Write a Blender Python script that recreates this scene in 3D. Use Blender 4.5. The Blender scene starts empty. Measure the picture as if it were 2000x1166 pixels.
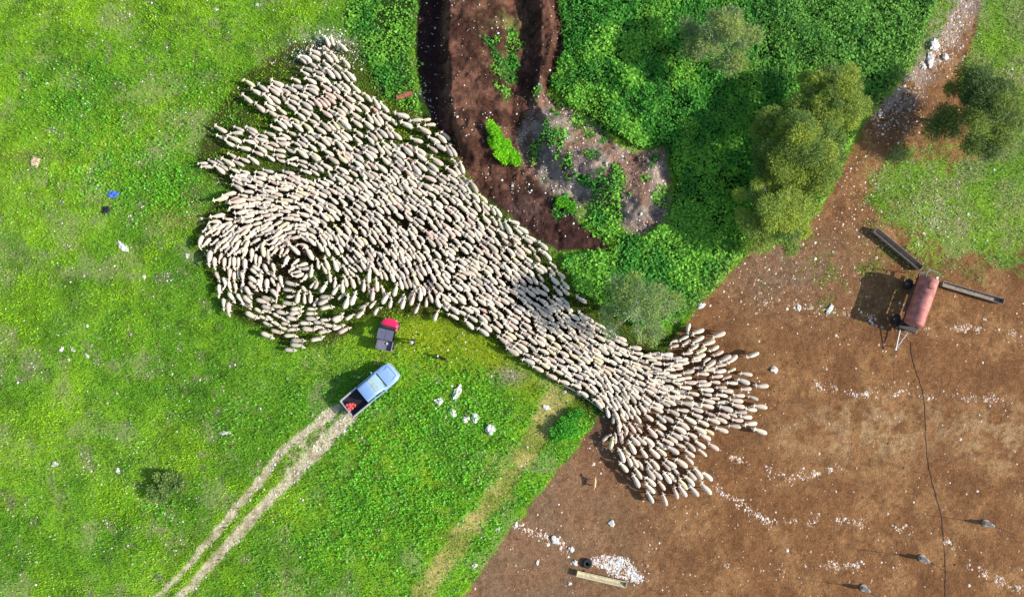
import bpy, bmesh, math, random
import numpy as np
from mathutils import Vector, Matrix
random.seed(7); RNG = np.random.default_rng(11)
S = bpy.context.scene; COL = S.collection; R = math.radians
# ---------------------------------------------------------------- camera
F = 1333.0; CAMH = 55.6; TILT = R(3.0)          # focal length in photo pixels (2000 wide), height, tilt from plumb
cam_d = bpy.data.cameras.new('camera'); cam = bpy.data.objects.new('camera', cam_d); COL.objects.link(cam)
cam_d.sensor_width = 36; cam_d.lens = 36*F/2000; cam_d.clip_end = 3000
cam.location = (0, 0, CAMH); cam.rotation_euler = (TILT, 0, 0); S.camera = cam
S.render.resolution_x = 1024; S.render.resolution_y = 596
# ---------------------------------------------------------------- light
SUN_EL, SUN_DIR = R(31), (0.991, -0.13)          # sun low in the right of the picture
w = bpy.data.worlds.new('World'); S.world = w; w.use_nodes = True
nt = w.node_tree; sky = nt.nodes.new('ShaderNodeTexSky'); sky.sky_type = 'NISHITA'; sky.sun_disc = False
sky.sun_elevation = SUN_EL; sky.sun_rotation = math.atan2(SUN_DIR[0], SUN_DIR[1])
nt.links.new(sky.outputs[0], nt.nodes['Background'].inputs[0]); nt.nodes['Background'].inputs[1].default_value = 0.13
sd = bpy.data.lights.new('sun', 'SUN'); sd.energy = 4.3; sd.angle = R(0.6); sd.color = (1, 0.95, 0.87)
so = bpy.data.objects.new('sun', sd); COL.objects.link(so)
tosun = Vector((SUN_DIR[0]*math.cos(SUN_EL), SUN_DIR[1]*math.cos(SUN_EL), math.sin(SUN_EL)))
so.rotation_euler = tosun.to_track_quat('Z', 'Y').to_euler(); so.location = (60, -8, 40)
S.view_settings.view_transform = 'Standard'; S.view_settings.look = 'None'
S.view_settings.exposure = 0.42; S.view_settings.gamma = 1
# ---------------------------------------------------------------- mapping photo position -> place on the ground
ct, st = math.cos(TILT), math.sin(TILT)
def at(px, py, z=0.0):
    a, b = (px-1000)/F, (583-py)/F
    dx, dy, dz = a, b*ct+st, b*st-ct
    t = (z-CAMH)/dz
    return (dx*t, dy*t)
def px_of(x, y, z=0.0):
    zz = z-CAMH
    u = x; v = y*ct+zz*st; d = -(-y*st+zz*ct)
    return 1000+F*u/d, 583-F*v/d
def L(r, g, b):
    f = lambda c: (c/255/12.92 if c/255 <= .04045 else ((c/255+.055)/1.055)**2.4)
    return np.array([f(r), f(g), f(b)])
# ---------------------------------------------------------------- noise, masks
def vnoise(x, y, s, seed=0):
    x = np.asarray(x)/s; y = np.asarray(y)/s
    xi = np.floor(x).astype(np.int64); yi = np.floor(y).astype(np.int64)
    fx = x-xi; fy = y-yi; fx = fx*fx*(3-2*fx); fy = fy*fy*(3-2*fy)
    def h(a, b):
        n = (a*374761393+b*668265263+seed*974634777) & 0xffffffff
        n = ((n ^ (n >> 13))*1274126177) & 0xffffffff
        return ((n ^ (n >> 16)) & 0xffff)/65535.0
    return (h(xi, yi)*(1-fx)+h(xi+1, yi)*fx)*(1-fy)+(h(xi, yi+1)*(1-fx)+h(xi+1, yi+1)*fx)*fy
def fbm(x, y, s, seed=0, o=4):
    t = 0; a = 1; n = 0
    for k in range(o):
        t = t+a*vnoise(x, y, s/(2**k), seed+k*17); n += a; a *= .55
    return t/n
def sst(a, b, v):
    t = np.clip((v-a)/(b-a), 0, 1); return t*t*(3-2*t)
def sdf(X, Y, pts):                                # signed distance, positive inside
    d = np.full(X.shape, 1e9); ins = np.zeros(X.shape, bool); n = len(pts)
    for i in range(n):
        ax, ay = pts[i]; bx, by = pts[(i+1) % n]
        ex, ey = bx-ax, by-ay; wx, wy = X-ax, Y-ay
        t = np.clip((wx*ex+wy*ey)/(ex*ex+ey*ey+1e-9), 0, 1)
        d = np.minimum(d, (wx-ex*t)**2+(wy-ey*t)**2)
        c = (ay > Y) != (by > Y)
        with np.errstate(divide='ignore', invalid='ignore'):
            xi = (bx-ax)*(Y-ay)/((by-ay) if by != ay else 1e-9)+ax
        ins ^= c & (X < xi)
    d = np.sqrt(d); return np.where(ins, d, -d)
def dline(X, Y, pts):
    d = np.full(X.shape, 1e9)
    for i in range(len(pts)-1):
        ax, ay = pts[i]; bx, by = pts[i+1]; ex, ey = bx-ax, by-ay; wx, wy = X-ax, Y-ay
        t = np.clip((wx*ex+wy*ey)/(ex*ex+ey*ey+1e-9), 0, 1)
        d = np.minimum(d, (wx-ex*t)**2+(wy-ey*t)**2)
    return np.sqrt(d)
P_YARD = [(840,1400),(900,1166),(985,1050),(1060,955),(1135,865),(1165,812),(1175,800),(1240,735),(1300,690),(1335,640),(1390,572),(1462,490),(1530,475),(1600,420),(1640,330),(1690,235),(1760,165),(1812,100),(1880,0),(1900,-90),(1945,-90),(1912,40),(1892,110),(1872,170),(1905,230),(1880,285),(1760,292),(1700,330),(1690,395),(1750,440),(1830,515),(1900,515),(1960,530),(2000,520),(3000,520),(3000,1600)]
P_PIT = [(835,-90),(812,40),(812,130),(828,200),(845,245),(880,280),(905,330),(940,380),(990,420),(1040,460),(1090,492),(1190,489),(1180,470),(1130,432),(1110,385),(1075,345),(1040,320),(1030,250),(1060,200),(1085,150),(1112,90),(1096,30),(1070,-90)]
P_HC = [(1050,170),(1110,207),(1190,265),(1240,298),(1298,288),(1312,350),(1300,430),(1255,462),(1215,445),(1150,400),(1110,400),(1060,370),(1015,330),(1010,260),(1030,220)]
P_WEED = [(1070,-90),(1095,30),(1100,100),(1070,160),(1110,205),(1190,262),(1240,292),(1300,285),(1320,350),(1305,430),(1255,465),(1215,455),(1190,492),(1100,494),(1100,520),(1130,570),(1185,600),(1240,640),(1300,640),(1345,610),(1400,555),(1455,488),(1530,470),(1590,415),(1640,330),(1680,240),(1740,180),(1780,130),(1800,60),(1830,0),(1850,-90)]
P_WEED2 = [(690,-90),(828,-90),(808,60),(812,130),(828,225),(780,215),(735,170),(700,110),(680,40)]
P_WEED3 = [(1165,352),(1205,342),(1212,400),(1206,472),(1165,464),(1132,444),(1150,400)]
P_WEED5 = [(1070,385),(1125,380),(1140,440),(1095,430)]
P_WEED4 = [(945,85),(985,60),(1015,75),(1018,130),(1010,200),(985,210),(960,150)]
P_FLOCK = [(575,85),(690,90),(770,205),(850,235),(905,330),(960,400),(1060,480),(1110,570),(1200,610),(1300,660),(1340,640),(1420,640),(1500,700),(1505,840),(1400,900),(1390,980),(1270,990),(1175,850),(1100,750),(960,660),(860,615),(720,615),(640,670),(560,680),(440,600),(380,470),(400,420),(450,370),(385,320),(410,240),(470,160)]
FILLP = [(455,335),(600,340),(690,370),(850,385),(905,385),(950,440),(1050,525),(1085,585),(1205,650),(1300,690),(1340,700),(1335,800),(1215,850),(1178,790),(1060,720),(975,660),(880,605),(780,565),(725,530),(640,500),(600,560),(520,600),(450,560),(400,450),(450,400)]
P_STRAW = [(1130,765),(1076,748),(1046,790),(1002,880),(932,985),(872,1045),(802,1150),(770,1250),(818,1250),(858,1150),(928,1050),(992,975),(1054,890),(1106,820)]
RUT1 = [(662,795),(560,872),(500,947),(440,1018),(370,1102),(305,1168),(240,1240)]
RUT2 = [(684,812),(622,880),(560,942),(500,1003),(430,1082),(350,1168),(290,1240)]
HA = [(870,-90),(868,100),(874,200),(887,280),(922,325),(960,325),(992,290),(995,220),(990,120),(1000,-90)]
HB = [(1045,-90),(1042,120),(1037,190),(1055,200),(1078,140),(1092,85),(1080,0),(1070,-90)]
HCP = [(1045,190),(1100,230),(1180,280),(1240,312),(1285,315),(1292,390),(1260,435),(1210,425),(1150,385),(1090,350),(1045,320),(1030,250)]
def height(x, y):
    X, Y = px_of(x, y); n = (fbm(x, y, 1.6, 3)-.5)
    wv = n*26
    h = 1.75*sst(-6, 14, sdf(X, Y, HA)+wv*.5)*sst(345, 270, Y)*(0.55+.45*sst(1010, 880, X))
    h = h+1.15*sst(-3, 14, sdf(X, Y, HB)+wv*.3)
    h = h+1.55*sst(-12, 42, sdf(X, Y, HCP)+wv)
    rough = sst(-5, 10, np.maximum(sdf(X, Y, P_PIT), sdf(X, Y, P_HC)))
    h = h+rough*((fbm(x, y, 1.1, 21, 4)-.5)*.55+(fbm(x, y, .38, 29, 3)-.5)*.26)
    h = h+(fbm(x, y, 1.3, 5, 3)-.5)*.07+(fbm(x, y, .42, 8, 2)-.5)*.05
    return h
# regular grid over what the camera sees, geometric steps out to the horizon
STEP = .11
gx = np.arange(-47, 47+1e-6, STEP); gy = np.arange(-25, 33+1e-6, STEP)
NX, NY = len(gx), len(gy)
GX, GY = np.meshgrid(gx, gy)
PX, PY = px_of(GX, GY)
wob = (fbm(GX, GY, 1.2, 77, 4)-.5)*30
d_yard, d_pit, d_hc = sdf(PX, PY, P_YARD), sdf(PX, PY, P_PIT), sdf(PX, PY, P_HC)
patchy = sst(1655, 1720, PX)*sst(250, 300, PY)
m_yard = sst(-5, 6, d_yard+wob*.6)*(1-patchy)+sst(-26, 30, d_yard+wob*2.2+(fbm(GX, GY, .5, 78, 3)-.5)*80+16)*patchy
m_pit = sst(-3, 4, d_pit+wob*.25)
m_hc = sst(-6, 8, d_hc+wob*.5)
m_w1 = sst(-4, 5, sdf(PX, PY, P_WEED)+wob*.5); m_w2 = sst(-10, 14, sdf(PX, PY, P_WEED2)+wob)
m_w3 = sst(-5, 8, sdf(PX, PY, P_WEED3)+wob*1.2); m_w5 = sst(-2, 10, sdf(PX, PY, P_WEED5)+wob*1.6)*sst(.4, .6, fbm(GX, GY, .7, 88, 3)); m_w5 = np.maximum(m_w5, m_hc*sst(.58, .66, fbm(GX, GY, .9, 146, 4))); m_w4 = sst(.28, .42, fbm(GX, GY, .8, 89, 3))*sst(-2, 12, sdf(PX, PY, P_WEED4)+wob*1.6)
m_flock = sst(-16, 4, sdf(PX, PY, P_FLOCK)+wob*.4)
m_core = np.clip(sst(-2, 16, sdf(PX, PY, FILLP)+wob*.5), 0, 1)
m_straw = sst(-6, 12, sdf(PX, PY, P_STRAW)+wob*.8)
m_gstrip = sst(34, 10, dline(PX, PY, [(1165,800),(1110,850),(1040,940),(960,1040),(900,1110),(830,1230)])+wob*.5)
rw = np.clip(16-np.maximum(0, PY-900)*.024, 9.5, 16)
rutn = (fbm(GX, GY, .7, 9, 3)-.5)*11; n3_ = fbm(GX, GY, .4, 142, 3)
m_rut = np.maximum(sst(0, -5, dline(PX, PY, RUT1)-rw*.75+rutn), sst(0, -5, dline(PX, PY, RUT2)-rw+rutn))
H = height(GX, GY)
m_rut = np.maximum(m_rut, sst(30, 4, dline(PX, PY, [(668,806),(610,860),(560,915)])+rutn*1.8)*sst(.42, .56, n3_)*.9)
m_rut_c = m_rut*sst(775, 800, PY)
# ---- colour of the ground, with shade painted in at some places
def mix(a, b, m): return a*(1-m[..., None])+b*m[..., None]
n1, n2, n3 = fbm(GX, GY, 5, 1), fbm(GX, GY, 1.5, 2), fbm(GX, GY, .45, 4, 3)
c = mix(np.ones(GX.shape+(3,))*L(96,140,32), L(128,170,40), sst(.35, .65, n1))
c = mix(c, L(66,106,36), sst(.55, .75, n2)*.7)
c = mix(c, L(134,146,88), sst(.52, .72, fbm(GX, GY, 2.6, 141, 4))*.75)
bare = sst(.64, .80, fbm(GX, GY, 1.2, 41, 4)+.12*(fbm(GX, GY, 9, 42, 2)-.5))*.75
c = mix(c, L(124,124,84), bare)
olive = np.exp(-((PX-860)/120)**2-((PY-655)/55)**2)
olive = np.clip(olive+np.exp(-(dline(PX, PY, [(880,650),(960,700),(1030,745)])/26)**2)*.8, 0, 1)
c = mix(c, L(136,150,26), np.clip(olive*1.2, 0, .9))
rim = sst(46, 6, -sdf(PX, PY, P_FLOCK))*sst(560, 700, PX)*sst(620, 700, PY)*.5
c = mix(c, L(120,120,40), rim*sst(.35,.6,n2))
edge2 = np.exp(-((PX-640)/70)**2-((PY-95)/34)**2); c = mix(c, L(150,140,125), np.clip(edge2*1.3, 0, .85)*sst(.3, .6, n3))
for (a, b, ra, rb, co, am) in [(340,430,60,16,(135,128,80),.8),(380,385,30,16,(95,80,72),.8),(410,150,25,10,(150,140,110),.5),(292,295,16,14,(150,150,110),.8),(350,235,35,22,(150,140,115),.6),(50,305,60,14,(110,95,70),.6),(325,945,45,28,(105,105,60),.6),(995,735,34,16,(150,135,115),.8),(1120,760,40,14,(150,140,110),.7),(820,1000,30,30,(70,110,30),.3)]:
    c = mix(c, L(*co), np.clip(np.exp(-((PX-a)/ra)**2-((PY-b)/rb)**2)*am*1.2, 0, .9))
right = sst(1640, 1760, PX)*(1-m_yard)
c = mix(c, mix(np.ones(GX.shape+(3,))*L(118,140,60), L(150,140,105), sst(.4, .62, n2)), right*.55)
c = mix(c, L(52,44,22), m_flock*.85*(1-m_yard)*sst(.2,.45,n2+.2*m_flock))  # trampled soil, darkened further for the shade between the sheep
c = mix(c, L(44,34,22), m_core*.9)  # dark mud in the packed core, shade between bodies painted in
c = mix(c, mix(np.ones(GX.shape+(3,))*L(178,164,98), L(136,142,64), sst(.4, .6, n2)), m_straw)
gb = c
mud = mix(np.ones(GX.shape+(3,))*L(142,93,52), L(176,124,72), sst(.42, .66, fbm(GX, GY, 2.2, 12, 5)))
mud = mix(mud, L(108,66,36), sst(.57, .7, fbm(GX, GY, 3.0, 14, 5))*.8)
mud = mix(mud, L(100,62,34), sst(.62, .74, fbm(GX, GY, .8, 15, 3))*.55)
tan = sst(0, 1, np.exp(-((PX-1700)/190)**2-((PY-840)/60)**2)*1.2+np.exp(-((PX-1960)/70)**2-((PY-850)/70)**2))*sst(.4, .62, fbm(GX, GY, .75, 16, 4))
mud = mix(mud, L(206,164,108), tan*.7)
grey = np.clip(sst(1450, 1050, PX+(1166-PY)*.15)*sst(760, 960, PY), 0, 1)*.75+np.exp(-((PX-1530)/130)**2-((PY-520)/90)**2)*.9
mud = mix(mud, mix(np.ones(GX.shape+(3,))*L(148,112,82), L(132,112,84), sst(.4,.6,n2)), np.clip(grey, 0, .85))
stain = 0
for (a, b, ra, rb, s_) in [(1640,600,210,26,.0),(1985,545,22,26,.9),(1940,1010,22,16,.85),(1830,890,40,60,.45),(1620,660,190,30,.35),(1700,950,160,14,.35),(1600,900,150,12,.3),(1570,980,40,14,.3),(1290,1090,40,30,.25),(1440,700,70,22,.3)]:
    stain = stain+s_*np.exp(-((PX-a)/ra)**2-((PY-b)/rb)**2)
mud = mix(mud, L(96,52,30), np.clip(stain*(.5+n2), 0, .85))
gp = sst(.5, .64, fbm(GX, GY, 1.3, 18, 4)+.18*np.exp(-((PX-1640)/80)**2-((PY-500)/60)**2)-.12)*(np.exp(-((PX-1640)/170)**2-((PY-500)/90)**2))
for (a, b, ra, rb) in [(1650,565,40,24),(1740,480,50,26),(1610,600,40,14),(1850,530,60,24),(1760,420,60,30)]:
    gp = gp+.8*np.exp(-((PX-a)/ra)**2-((PY-b)/rb)**2)*sst(.4,.6,n2)
gp = np.clip(gp, 0, 1)
mud = mix(mud, L(98,112,48), gp*.8)
mud = mix(mud, L(74,56,40), sst(1, 0, ((PX-1760)/100)**2+((PY-230)/70)**2)*.6)  # shadow of the lane tree painted into the soil colour
mud = mix(mud, L(84,78,70), np.exp(-((PX-1175)/28)**2-((PY-830)/40)**2)*.8)
mud = mix(mud, L(70,48,30), m_flock*.45)  # yard soil under the flock, shade between sheep painted in
mud = mix(mud, L(92,54,30), sst(.70, .78, fbm(GX, GY, .42, 19, 2))*.6)
mud = mud*(1-.3*sst(.62, .72, vnoise(GX, GY, .24, 143)))[..., None]
avg = L(146,101,62); mud = mud*.62+avg*.38/np.array([.86,.93,1.1])
mud = mud*np.array([.80, .93, 1.22])
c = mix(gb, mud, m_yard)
pit = mix(np.ones(GX.shape+(3,))*L(112,76,58), L(74,48,36), sst(.38, .62, fbm(GX, GY, 1.1, 31, 5)))
pit = mix(pit, L(44,28,24), sst(.6,.7,n3)*.6)
pit = mix(pit, L(58,38,34), np.clip(sst(868, 850, PX)*sst(330, 260, PY), 0, 1))  # heap's cast shadow on its left painted into the pit colour
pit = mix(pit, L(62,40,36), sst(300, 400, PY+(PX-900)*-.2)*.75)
pit = pit*np.array([.88,.93,1.0]); pit = mix(pit, L(104,82,74), np.exp(-((PX-1030)/34)**2-((PY-408)/20)**2)*.6)
pit = mix(pit, L(112,110,60), np.exp(-((PX-990)/30)**2-((PY-60)/60)**2)*sst(.4,.6,n2)*.8)
pit = pit*(.62+.76*fbm(GX, GY, .4, 33, 3))[..., None]
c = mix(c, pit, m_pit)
hc = mix(np.ones(GX.shape+(3,))*L(160,142,126), L(120,104,98), sst(.4, .62, fbm(GX, GY, 1.2, 51, 5)))
hc = mix(hc, L(104,98,94), .7*np.clip(np.exp(-((PX-1250)/55)**2-((PY-400)/50)**2)*1.2+np.exp(-((PX-1070)/50)**2-((PY-320)/60)**2), 0, .85))  # grey patch at right; shading of the left bank painted in
hc = mix(hc, L(120,130,72), np.exp(-((PX-1170)/60)**2-((PY-260)/30)**2)*sst(.35,.55,n2)*.8)
hc = hc*.98
hc = mix(hc, L(128,86,66), sst(.5, .62, fbm(GX, GY, 1.5, 57, 3))*.6)
hc = hc*(.58+.84*fbm(GX, GY, .36, 53, 3))[..., None]
c = mix(c, hc, m_hc)
weed = np.clip(m_w1+m_w2+m_w3*.9+m_w4*.85+m_w5*.9, 0, 1)
c = mix(c, L(36,58,24), weed*.9)
c = mix(c, L(66,74,34), sst(0, 6, dline(PX, PY, RUT2)-rw+rutn)*sst(16, 8, dline(PX, PY, RUT2)-rw+rutn)*.4*sst(790, 820, PY))
c = mix(c, mix(np.ones(GX.shape+(3,))*L(204,190,160), L(168,154,120), sst(.4,.65,n3)), m_rut_c*.95)
lane = np.exp(-(dline(PX, PY, [(1900,-20),(1830,100),(1740,200)])/30)**2)
c = mix(c, L(172,158,148), lane*sst(.42,.6,n3+.1*lane)*.7)
c = c*(.76+.48*fbm(GX, GY, .2, 61, 2))[..., None]
FX = {'weed': weed}
def samp(f, x, y):
    i = np.clip(((np.asarray(y)-gy[0])/STEP).round().astype(int), 0, NY-1); j = np.clip(((np.asarray(x)-gx[0])/STEP).round().astype(int), 0, NX-1)
    return f[i, j]
def gz(x, y): return float(samp(H, x, y))
def spot(px, py, z=0.0):
    x, y = at(px, py, z)
    for _ in range(2): x, y = at(px, py, z+gz(x, y))
    return x, y
# ---------------------------------------------------------------- tagging
def tag(o, label=None, cat=None, group=None, kind=None):
    for k, v in (('label', label), ('category', cat), ('group', group), ('kind', kind)):
        if v: o[k] = v
    return o
def link(name, me, parent=None, mat=None):
    o = bpy.data.objects.new(name, me); COL.objects.link(o)
    if mat: me.materials.append(mat)
    if parent: o.parent = parent
    return o
def empty(name, loc, rz=0, **kw):
    o = bpy.data.objects.new(name, None); COL.objects.link(o); o.location = loc; o.rotation_euler = (0, 0, rz); o.empty_display_size = .3
    return tag(o, **kw)
# ---------------------------------------------------------------- materials
def mat_basic(name, col, rough=.6, metal=0, noise=.0, nscale=8, spec=.5, bump=0, coat=0):
    m = bpy.data.materials.new(name); m.use_nodes = True; n = m.node_tree; b = n.nodes['Principled BSDF']
    b.inputs['Roughness'].default_value = rough; b.inputs['Metallic'].default_value = metal
    b.inputs['Specular IOR Level'].default_value = spec; b.inputs['Coat Weight'].default_value = coat
    tc = n.nodes.new('ShaderNodeTexCoord'); nz = n.nodes.new('ShaderNodeTexNoise'); nz.inputs['Scale'].default_value = nscale; nz.inputs['Detail'].default_value = 5
    n.links.new(tc.outputs['Object'], nz.inputs['Vector'])
    mx = n.nodes.new('ShaderNodeMix'); mx.data_type = 'RGBA'
    mr = n.nodes.new('ShaderNodeMapRange'); mr.inputs[1].default_value = .35; mr.inputs[2].default_value = .65
    n.links.new(nz.outputs['Fac'], mr.inputs[0]); n.links.new(mr.outputs[0], mx.inputs[0])
    mx.inputs[6].default_value = (*[v*(1-noise) for v in col], 1); mx.inputs[7].default_value = (*[min(1, v*(1+noise)) for v in col], 1)
    n.links.new(mx.outputs[2], b.inputs['Base Color'])
    if bump:
        bp = n.nodes.new('ShaderNodeBump'); bp.inputs['Strength'].default_value = bump; bp.inputs['Distance'].default_value = .03
        n.links.new(nz.outputs['Fac'], bp.inputs['Height']); n.links.new(bp.outputs[0], b.inputs['Normal'])
    return m
def mat_attr(name, rough=.9, spec=.2, noise=.25, nscale=12, bump=.4, transl=0, bdist=.03):
    m = bpy.data.materials.new(name); m.use_nodes = True; n = m.node_tree; b = n.nodes['Principled BSDF']
    b.inputs['Roughness'].default_value = rough; b.inputs['Specular IOR Level'].default_value = spec
    at_ = n.nodes.new('ShaderNodeAttribute'); at_.attribute_name = 'col'
    out = at_.outputs['Color']
    if noise:
        tc = n.nodes.new('ShaderNodeTexCoord'); nz = n.nodes.new('ShaderNodeTexNoise'); nz.inputs['Scale'].default_value = nscale; nz.inputs['Detail'].default_value = 6
        n.links.new(tc.outputs['Object'], nz.inputs['Vector'])
        mr = n.nodes.new('ShaderNodeMapRange'); mr.inputs[1].default_value = .3; mr.inputs[2].default_value = .7; mr.inputs[3].default_value = 1-noise; mr.inputs[4].default_value = 1+noise
        n.links.new(nz.outputs['Fac'], mr.inputs[0])
        vm = n.nodes.new('ShaderNodeVectorMath'); vm.operation = 'SCALE'; n.links.new(out, vm.inputs[0]); n.links.new(mr.outputs[0], vm.inputs['Scale'])
        out = vm.outputs[0]
        if bump:
            bp = n.nodes.new('ShaderNodeBump'); bp.inputs['Strength'].default_value = bump; bp.inputs['Distance'].default_value = bdist
            n.links.new(nz.outputs['Fac'], bp.inputs['Height']); n.links.new(bp.outputs[0], b.inputs['Normal'])
    n.links.new(out, b.inputs['Base Color'])
    if transl:
        tr = n.nodes.new('ShaderNodeBsdfTranslucent'); n.links.new(out, tr.inputs[0]); ms = n.nodes.new('ShaderNodeMixShader'); ms.inputs[0].default_value = transl
        n.links.new(b.outputs[0], ms.inputs[1]); n.links.new(tr.outputs[0], ms.inputs[2]); n.links.new(ms.outputs[0], n.nodes['Material Output'].inputs[0])
    return m
M = {}
M['ground'] = mat_attr('soil and turf', .95, .1, .3, 7, .8, bdist=.06)
M['leaf'] = mat_attr('leaves', .6, .25, 0, transl=.3)
M['chip'] = mat_attr('stones', .85, .3, .15, 20, .2)
M['wool'] = mat_attr('sheep wool', .95, .1, .1, 22, .5, bdist=.02)
M['fur'] = mat_attr('dog fur', .8, .3, .15, 30, .3)
M['bluepaint'] = mat_basic('light blue car paint', (.31,.50,.82), .35, .15, .05, 3, .6, coat=.6)
M['silver'] = mat_basic('worn silver paint', (.52,.54,.58), .45, .3, .12, 5)
M['glass'] = mat_basic('tinted window glass', (.03,.045,.06), .08, 0, .1, 3, .8)
M['windscreen'] = mat_basic('windscreen glass', (.30,.37,.36), .15, 0, .25, 2, .8)
M['black'] = mat_basic('black plastic', (.012,.012,.015), .6, 0, .3, 9)
M['rubber'] = mat_basic('tyre rubber', (.02,.02,.022), .85, 0, .3, 9)
M['redpaint'] = mat_basic('red plastic hood', (.85,.02,.11), .35, 0, .06, 5, .5, coat=.4)
M['greyroof'] = mat_basic('grey plastic roof', (.13,.135,.19), .55, 0, .12, 6)
M['bedgrey'] = mat_basic('grey cargo box plastic', (.2,.19,.24), .7, 0, .15, 6)
M['lamp'] = mat_basic('headlamp glass', (.7,.72,.75), .15, 0, .1, 9, .8)
M['redstuff'] = mat_basic('faded red cloth', (.72,.09,.10), .8, 0, .35, 9, bump=.3)
M['tank'] = mat_basic('faded red primer tank', (.47,.17,.14), .6, .1, .3, 2.2, bump=.1)
M['rust'] = mat_basic('rusty steel', (.16,.10,.08), .8, .3, .4, 7, bump=.2)
M['steel'] = mat_basic('galvanised steel', (.42,.43,.44), .5, .6, .15, 9)
M['greenrail'] = mat_basic('pale green rail paint', (.42,.55,.42), .6, 0, .2, 9)
M['greytrough'] = mat_basic('weathered grey concrete', (.30,.25,.20), .9, 0, .25, 5, bump=.3)
M['creamtrough'] = mat_basic('cream painted sheet', (.62,.55,.36), .7, 0, .2, 5, bump=.1)
M['hose'] = mat_basic('dark rubber hose', (.10,.055,.035), .7, 0, .2, 9)
M['white'] = mat_basic('white weathered', (.72,.69,.63), .8, 0, .22, 9, bump=.3)
M['bluecloth'] = mat_basic('blue plastic sheet', (.09,.19,.75), .6, 0, .3, 5, bump=.3)
M['navy'] = mat_basic('navy plastic', (.008,.015,.09), .5, 0, .3, 5)
M['tanrag'] = mat_basic('tan rag', (.75,.5,.36), .9, 0, .3, 9, bump=.3)
M['rustboard'] = mat_basic('rusty red sheet', (.33,.10,.06), .85, 0, .3, 6, bump=.2)
M['skin'] = mat_basic('skin', (.42,.24,.16), .6, 0, .1, 9)
M['darkcloth'] = mat_basic('dark navy clothing', (.02,.022,.035), .9, 0, .3, 20, bump=.3)
M['bark'] = mat_basic('pale bark', (.52,.49,.44), .9, 0, .35, 5, bump=.5)
# ---------------------------------------------------------------- fast mesh from numpy
def np_mesh(name, V, Fc, col=None, smooth=False):
    me = bpy.data.meshes.new(name); k = Fc.shape[1]; nv, nf = len(V), len(Fc)
    me.vertices.add(nv); me.vertices.foreach_set('co', np.ascontiguousarray(V, np.float32).ravel())
    me.loops.add(nf*k); me.loops.foreach_set('vertex_index', np.ascontiguousarray(Fc, np.int32).ravel())
    me.polygons.add(nf); me.polygons.foreach_set('loop_start', np.arange(0, nf*k, k, dtype=np.int32))
    me.update(calc_edges=True); 
    if smooth: me.polygons.foreach_set('use_smooth', np.ones(nf, bool))
    if col is not None: set_col(me, col)
    return me
def set_col(me, col):
    a = me.color_attributes.new('col', 'FLOAT_COLOR', 'POINT'); q = np.ones((len(me.vertices), 4), np.float32); q[:, :3] = col
    a.data.foreach_set('color', q.ravel())
# ---------------------------------------------------------------- ground sheet
def outer(g):
    e = [.3, .8, 2, 5, 12, 30, 80, 200, 500, 1200]
    return np.concatenate([(g[0]-np.array(e))[::-1], g, g[-1]+np.array(e)])
ax_, ay_ = outer(gx), outer(gy); EX, EY = np.meshgrid(ax_, ay_)
ii = np.clip(np.arange(len(ay_))-10, 0, NY-1); jj = np.clip(np.arange(len(ax_))-10, 0, NX-1)
EZ = H[ii][:, jj]; EC = c[ii][:, jj]
inside = ((EX >= gx[0]) & (EX <= gx[-1]) & (EY >= gy[0]) & (EY <= gy[-1]))
EZ = np.where(inside, EZ, EZ*.2); nx, ny = len(ax_), len(ay_)
farc = np.where((EX > 0)[..., None], L(140,95,55), L(80,125,28))
far = sst(5, 60, np.maximum(np.maximum(gx[0]-EX, EX-gx[-1]), np.maximum(gy[0]-EY, EY-gy[-1])))
EC = EC*(1-far[..., None])+farc*far[..., None]
idx = np.arange(nx*ny).reshape(ny, nx)
Q = np.stack([idx[:-1, :-1], idx[:-1, 1:], idx[1:, 1:], idx[1:, :-1]], -1).reshape(-1, 4)
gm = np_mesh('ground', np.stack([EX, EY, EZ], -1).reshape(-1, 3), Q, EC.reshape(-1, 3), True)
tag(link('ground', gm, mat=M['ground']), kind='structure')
# ---------------------------------------------------------------- leaves
def leaf_arrays(P, Ln, W, az, el, roll, colr):
    d = np.stack([np.cos(az)*np.cos(el), np.sin(az)*np.cos(el), np.sin(el)], -1)
    s0 = np.stack([-np.sin(az), np.cos(az), np.zeros_like(az)], -1); up = np.cross(d, s0)
    s = s0*np.cos(roll)[:, None]+up*np.sin(roll)[:, None]
    Ln = Ln[:, None]; W = W[:, None]
    V = np.stack([P, P+d*Ln*.5+s*W*.5, P+d*Ln, P+d*Ln*.5-s*W*.5], 1).reshape(-1, 3)
    n = len(P); Fq = np.arange(n*4).reshape(n, 4)
    return V, Fq, np.repeat(colr, 4, axis=0)
def scatter(n, dens, box=(-46, 46, -24, 32)):
    x = RNG.uniform(box[0], box[1], n); y = RNG.uniform(box[2], box[3], n)
    k = RNG.random(n) < samp(dens, x, y); return x[k], y[k]
vis = sst(-120, -20, np.minimum(np.minimum(PX, 2000-PX), np.minimum(PY, 1166-PY)))
def jitter(base, n, a=.22):
    return base*(1+RNG.uniform(-a, a, (n, 1)))*(1+RNG.uniform(-.08, .08, (n, 3)))
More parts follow.
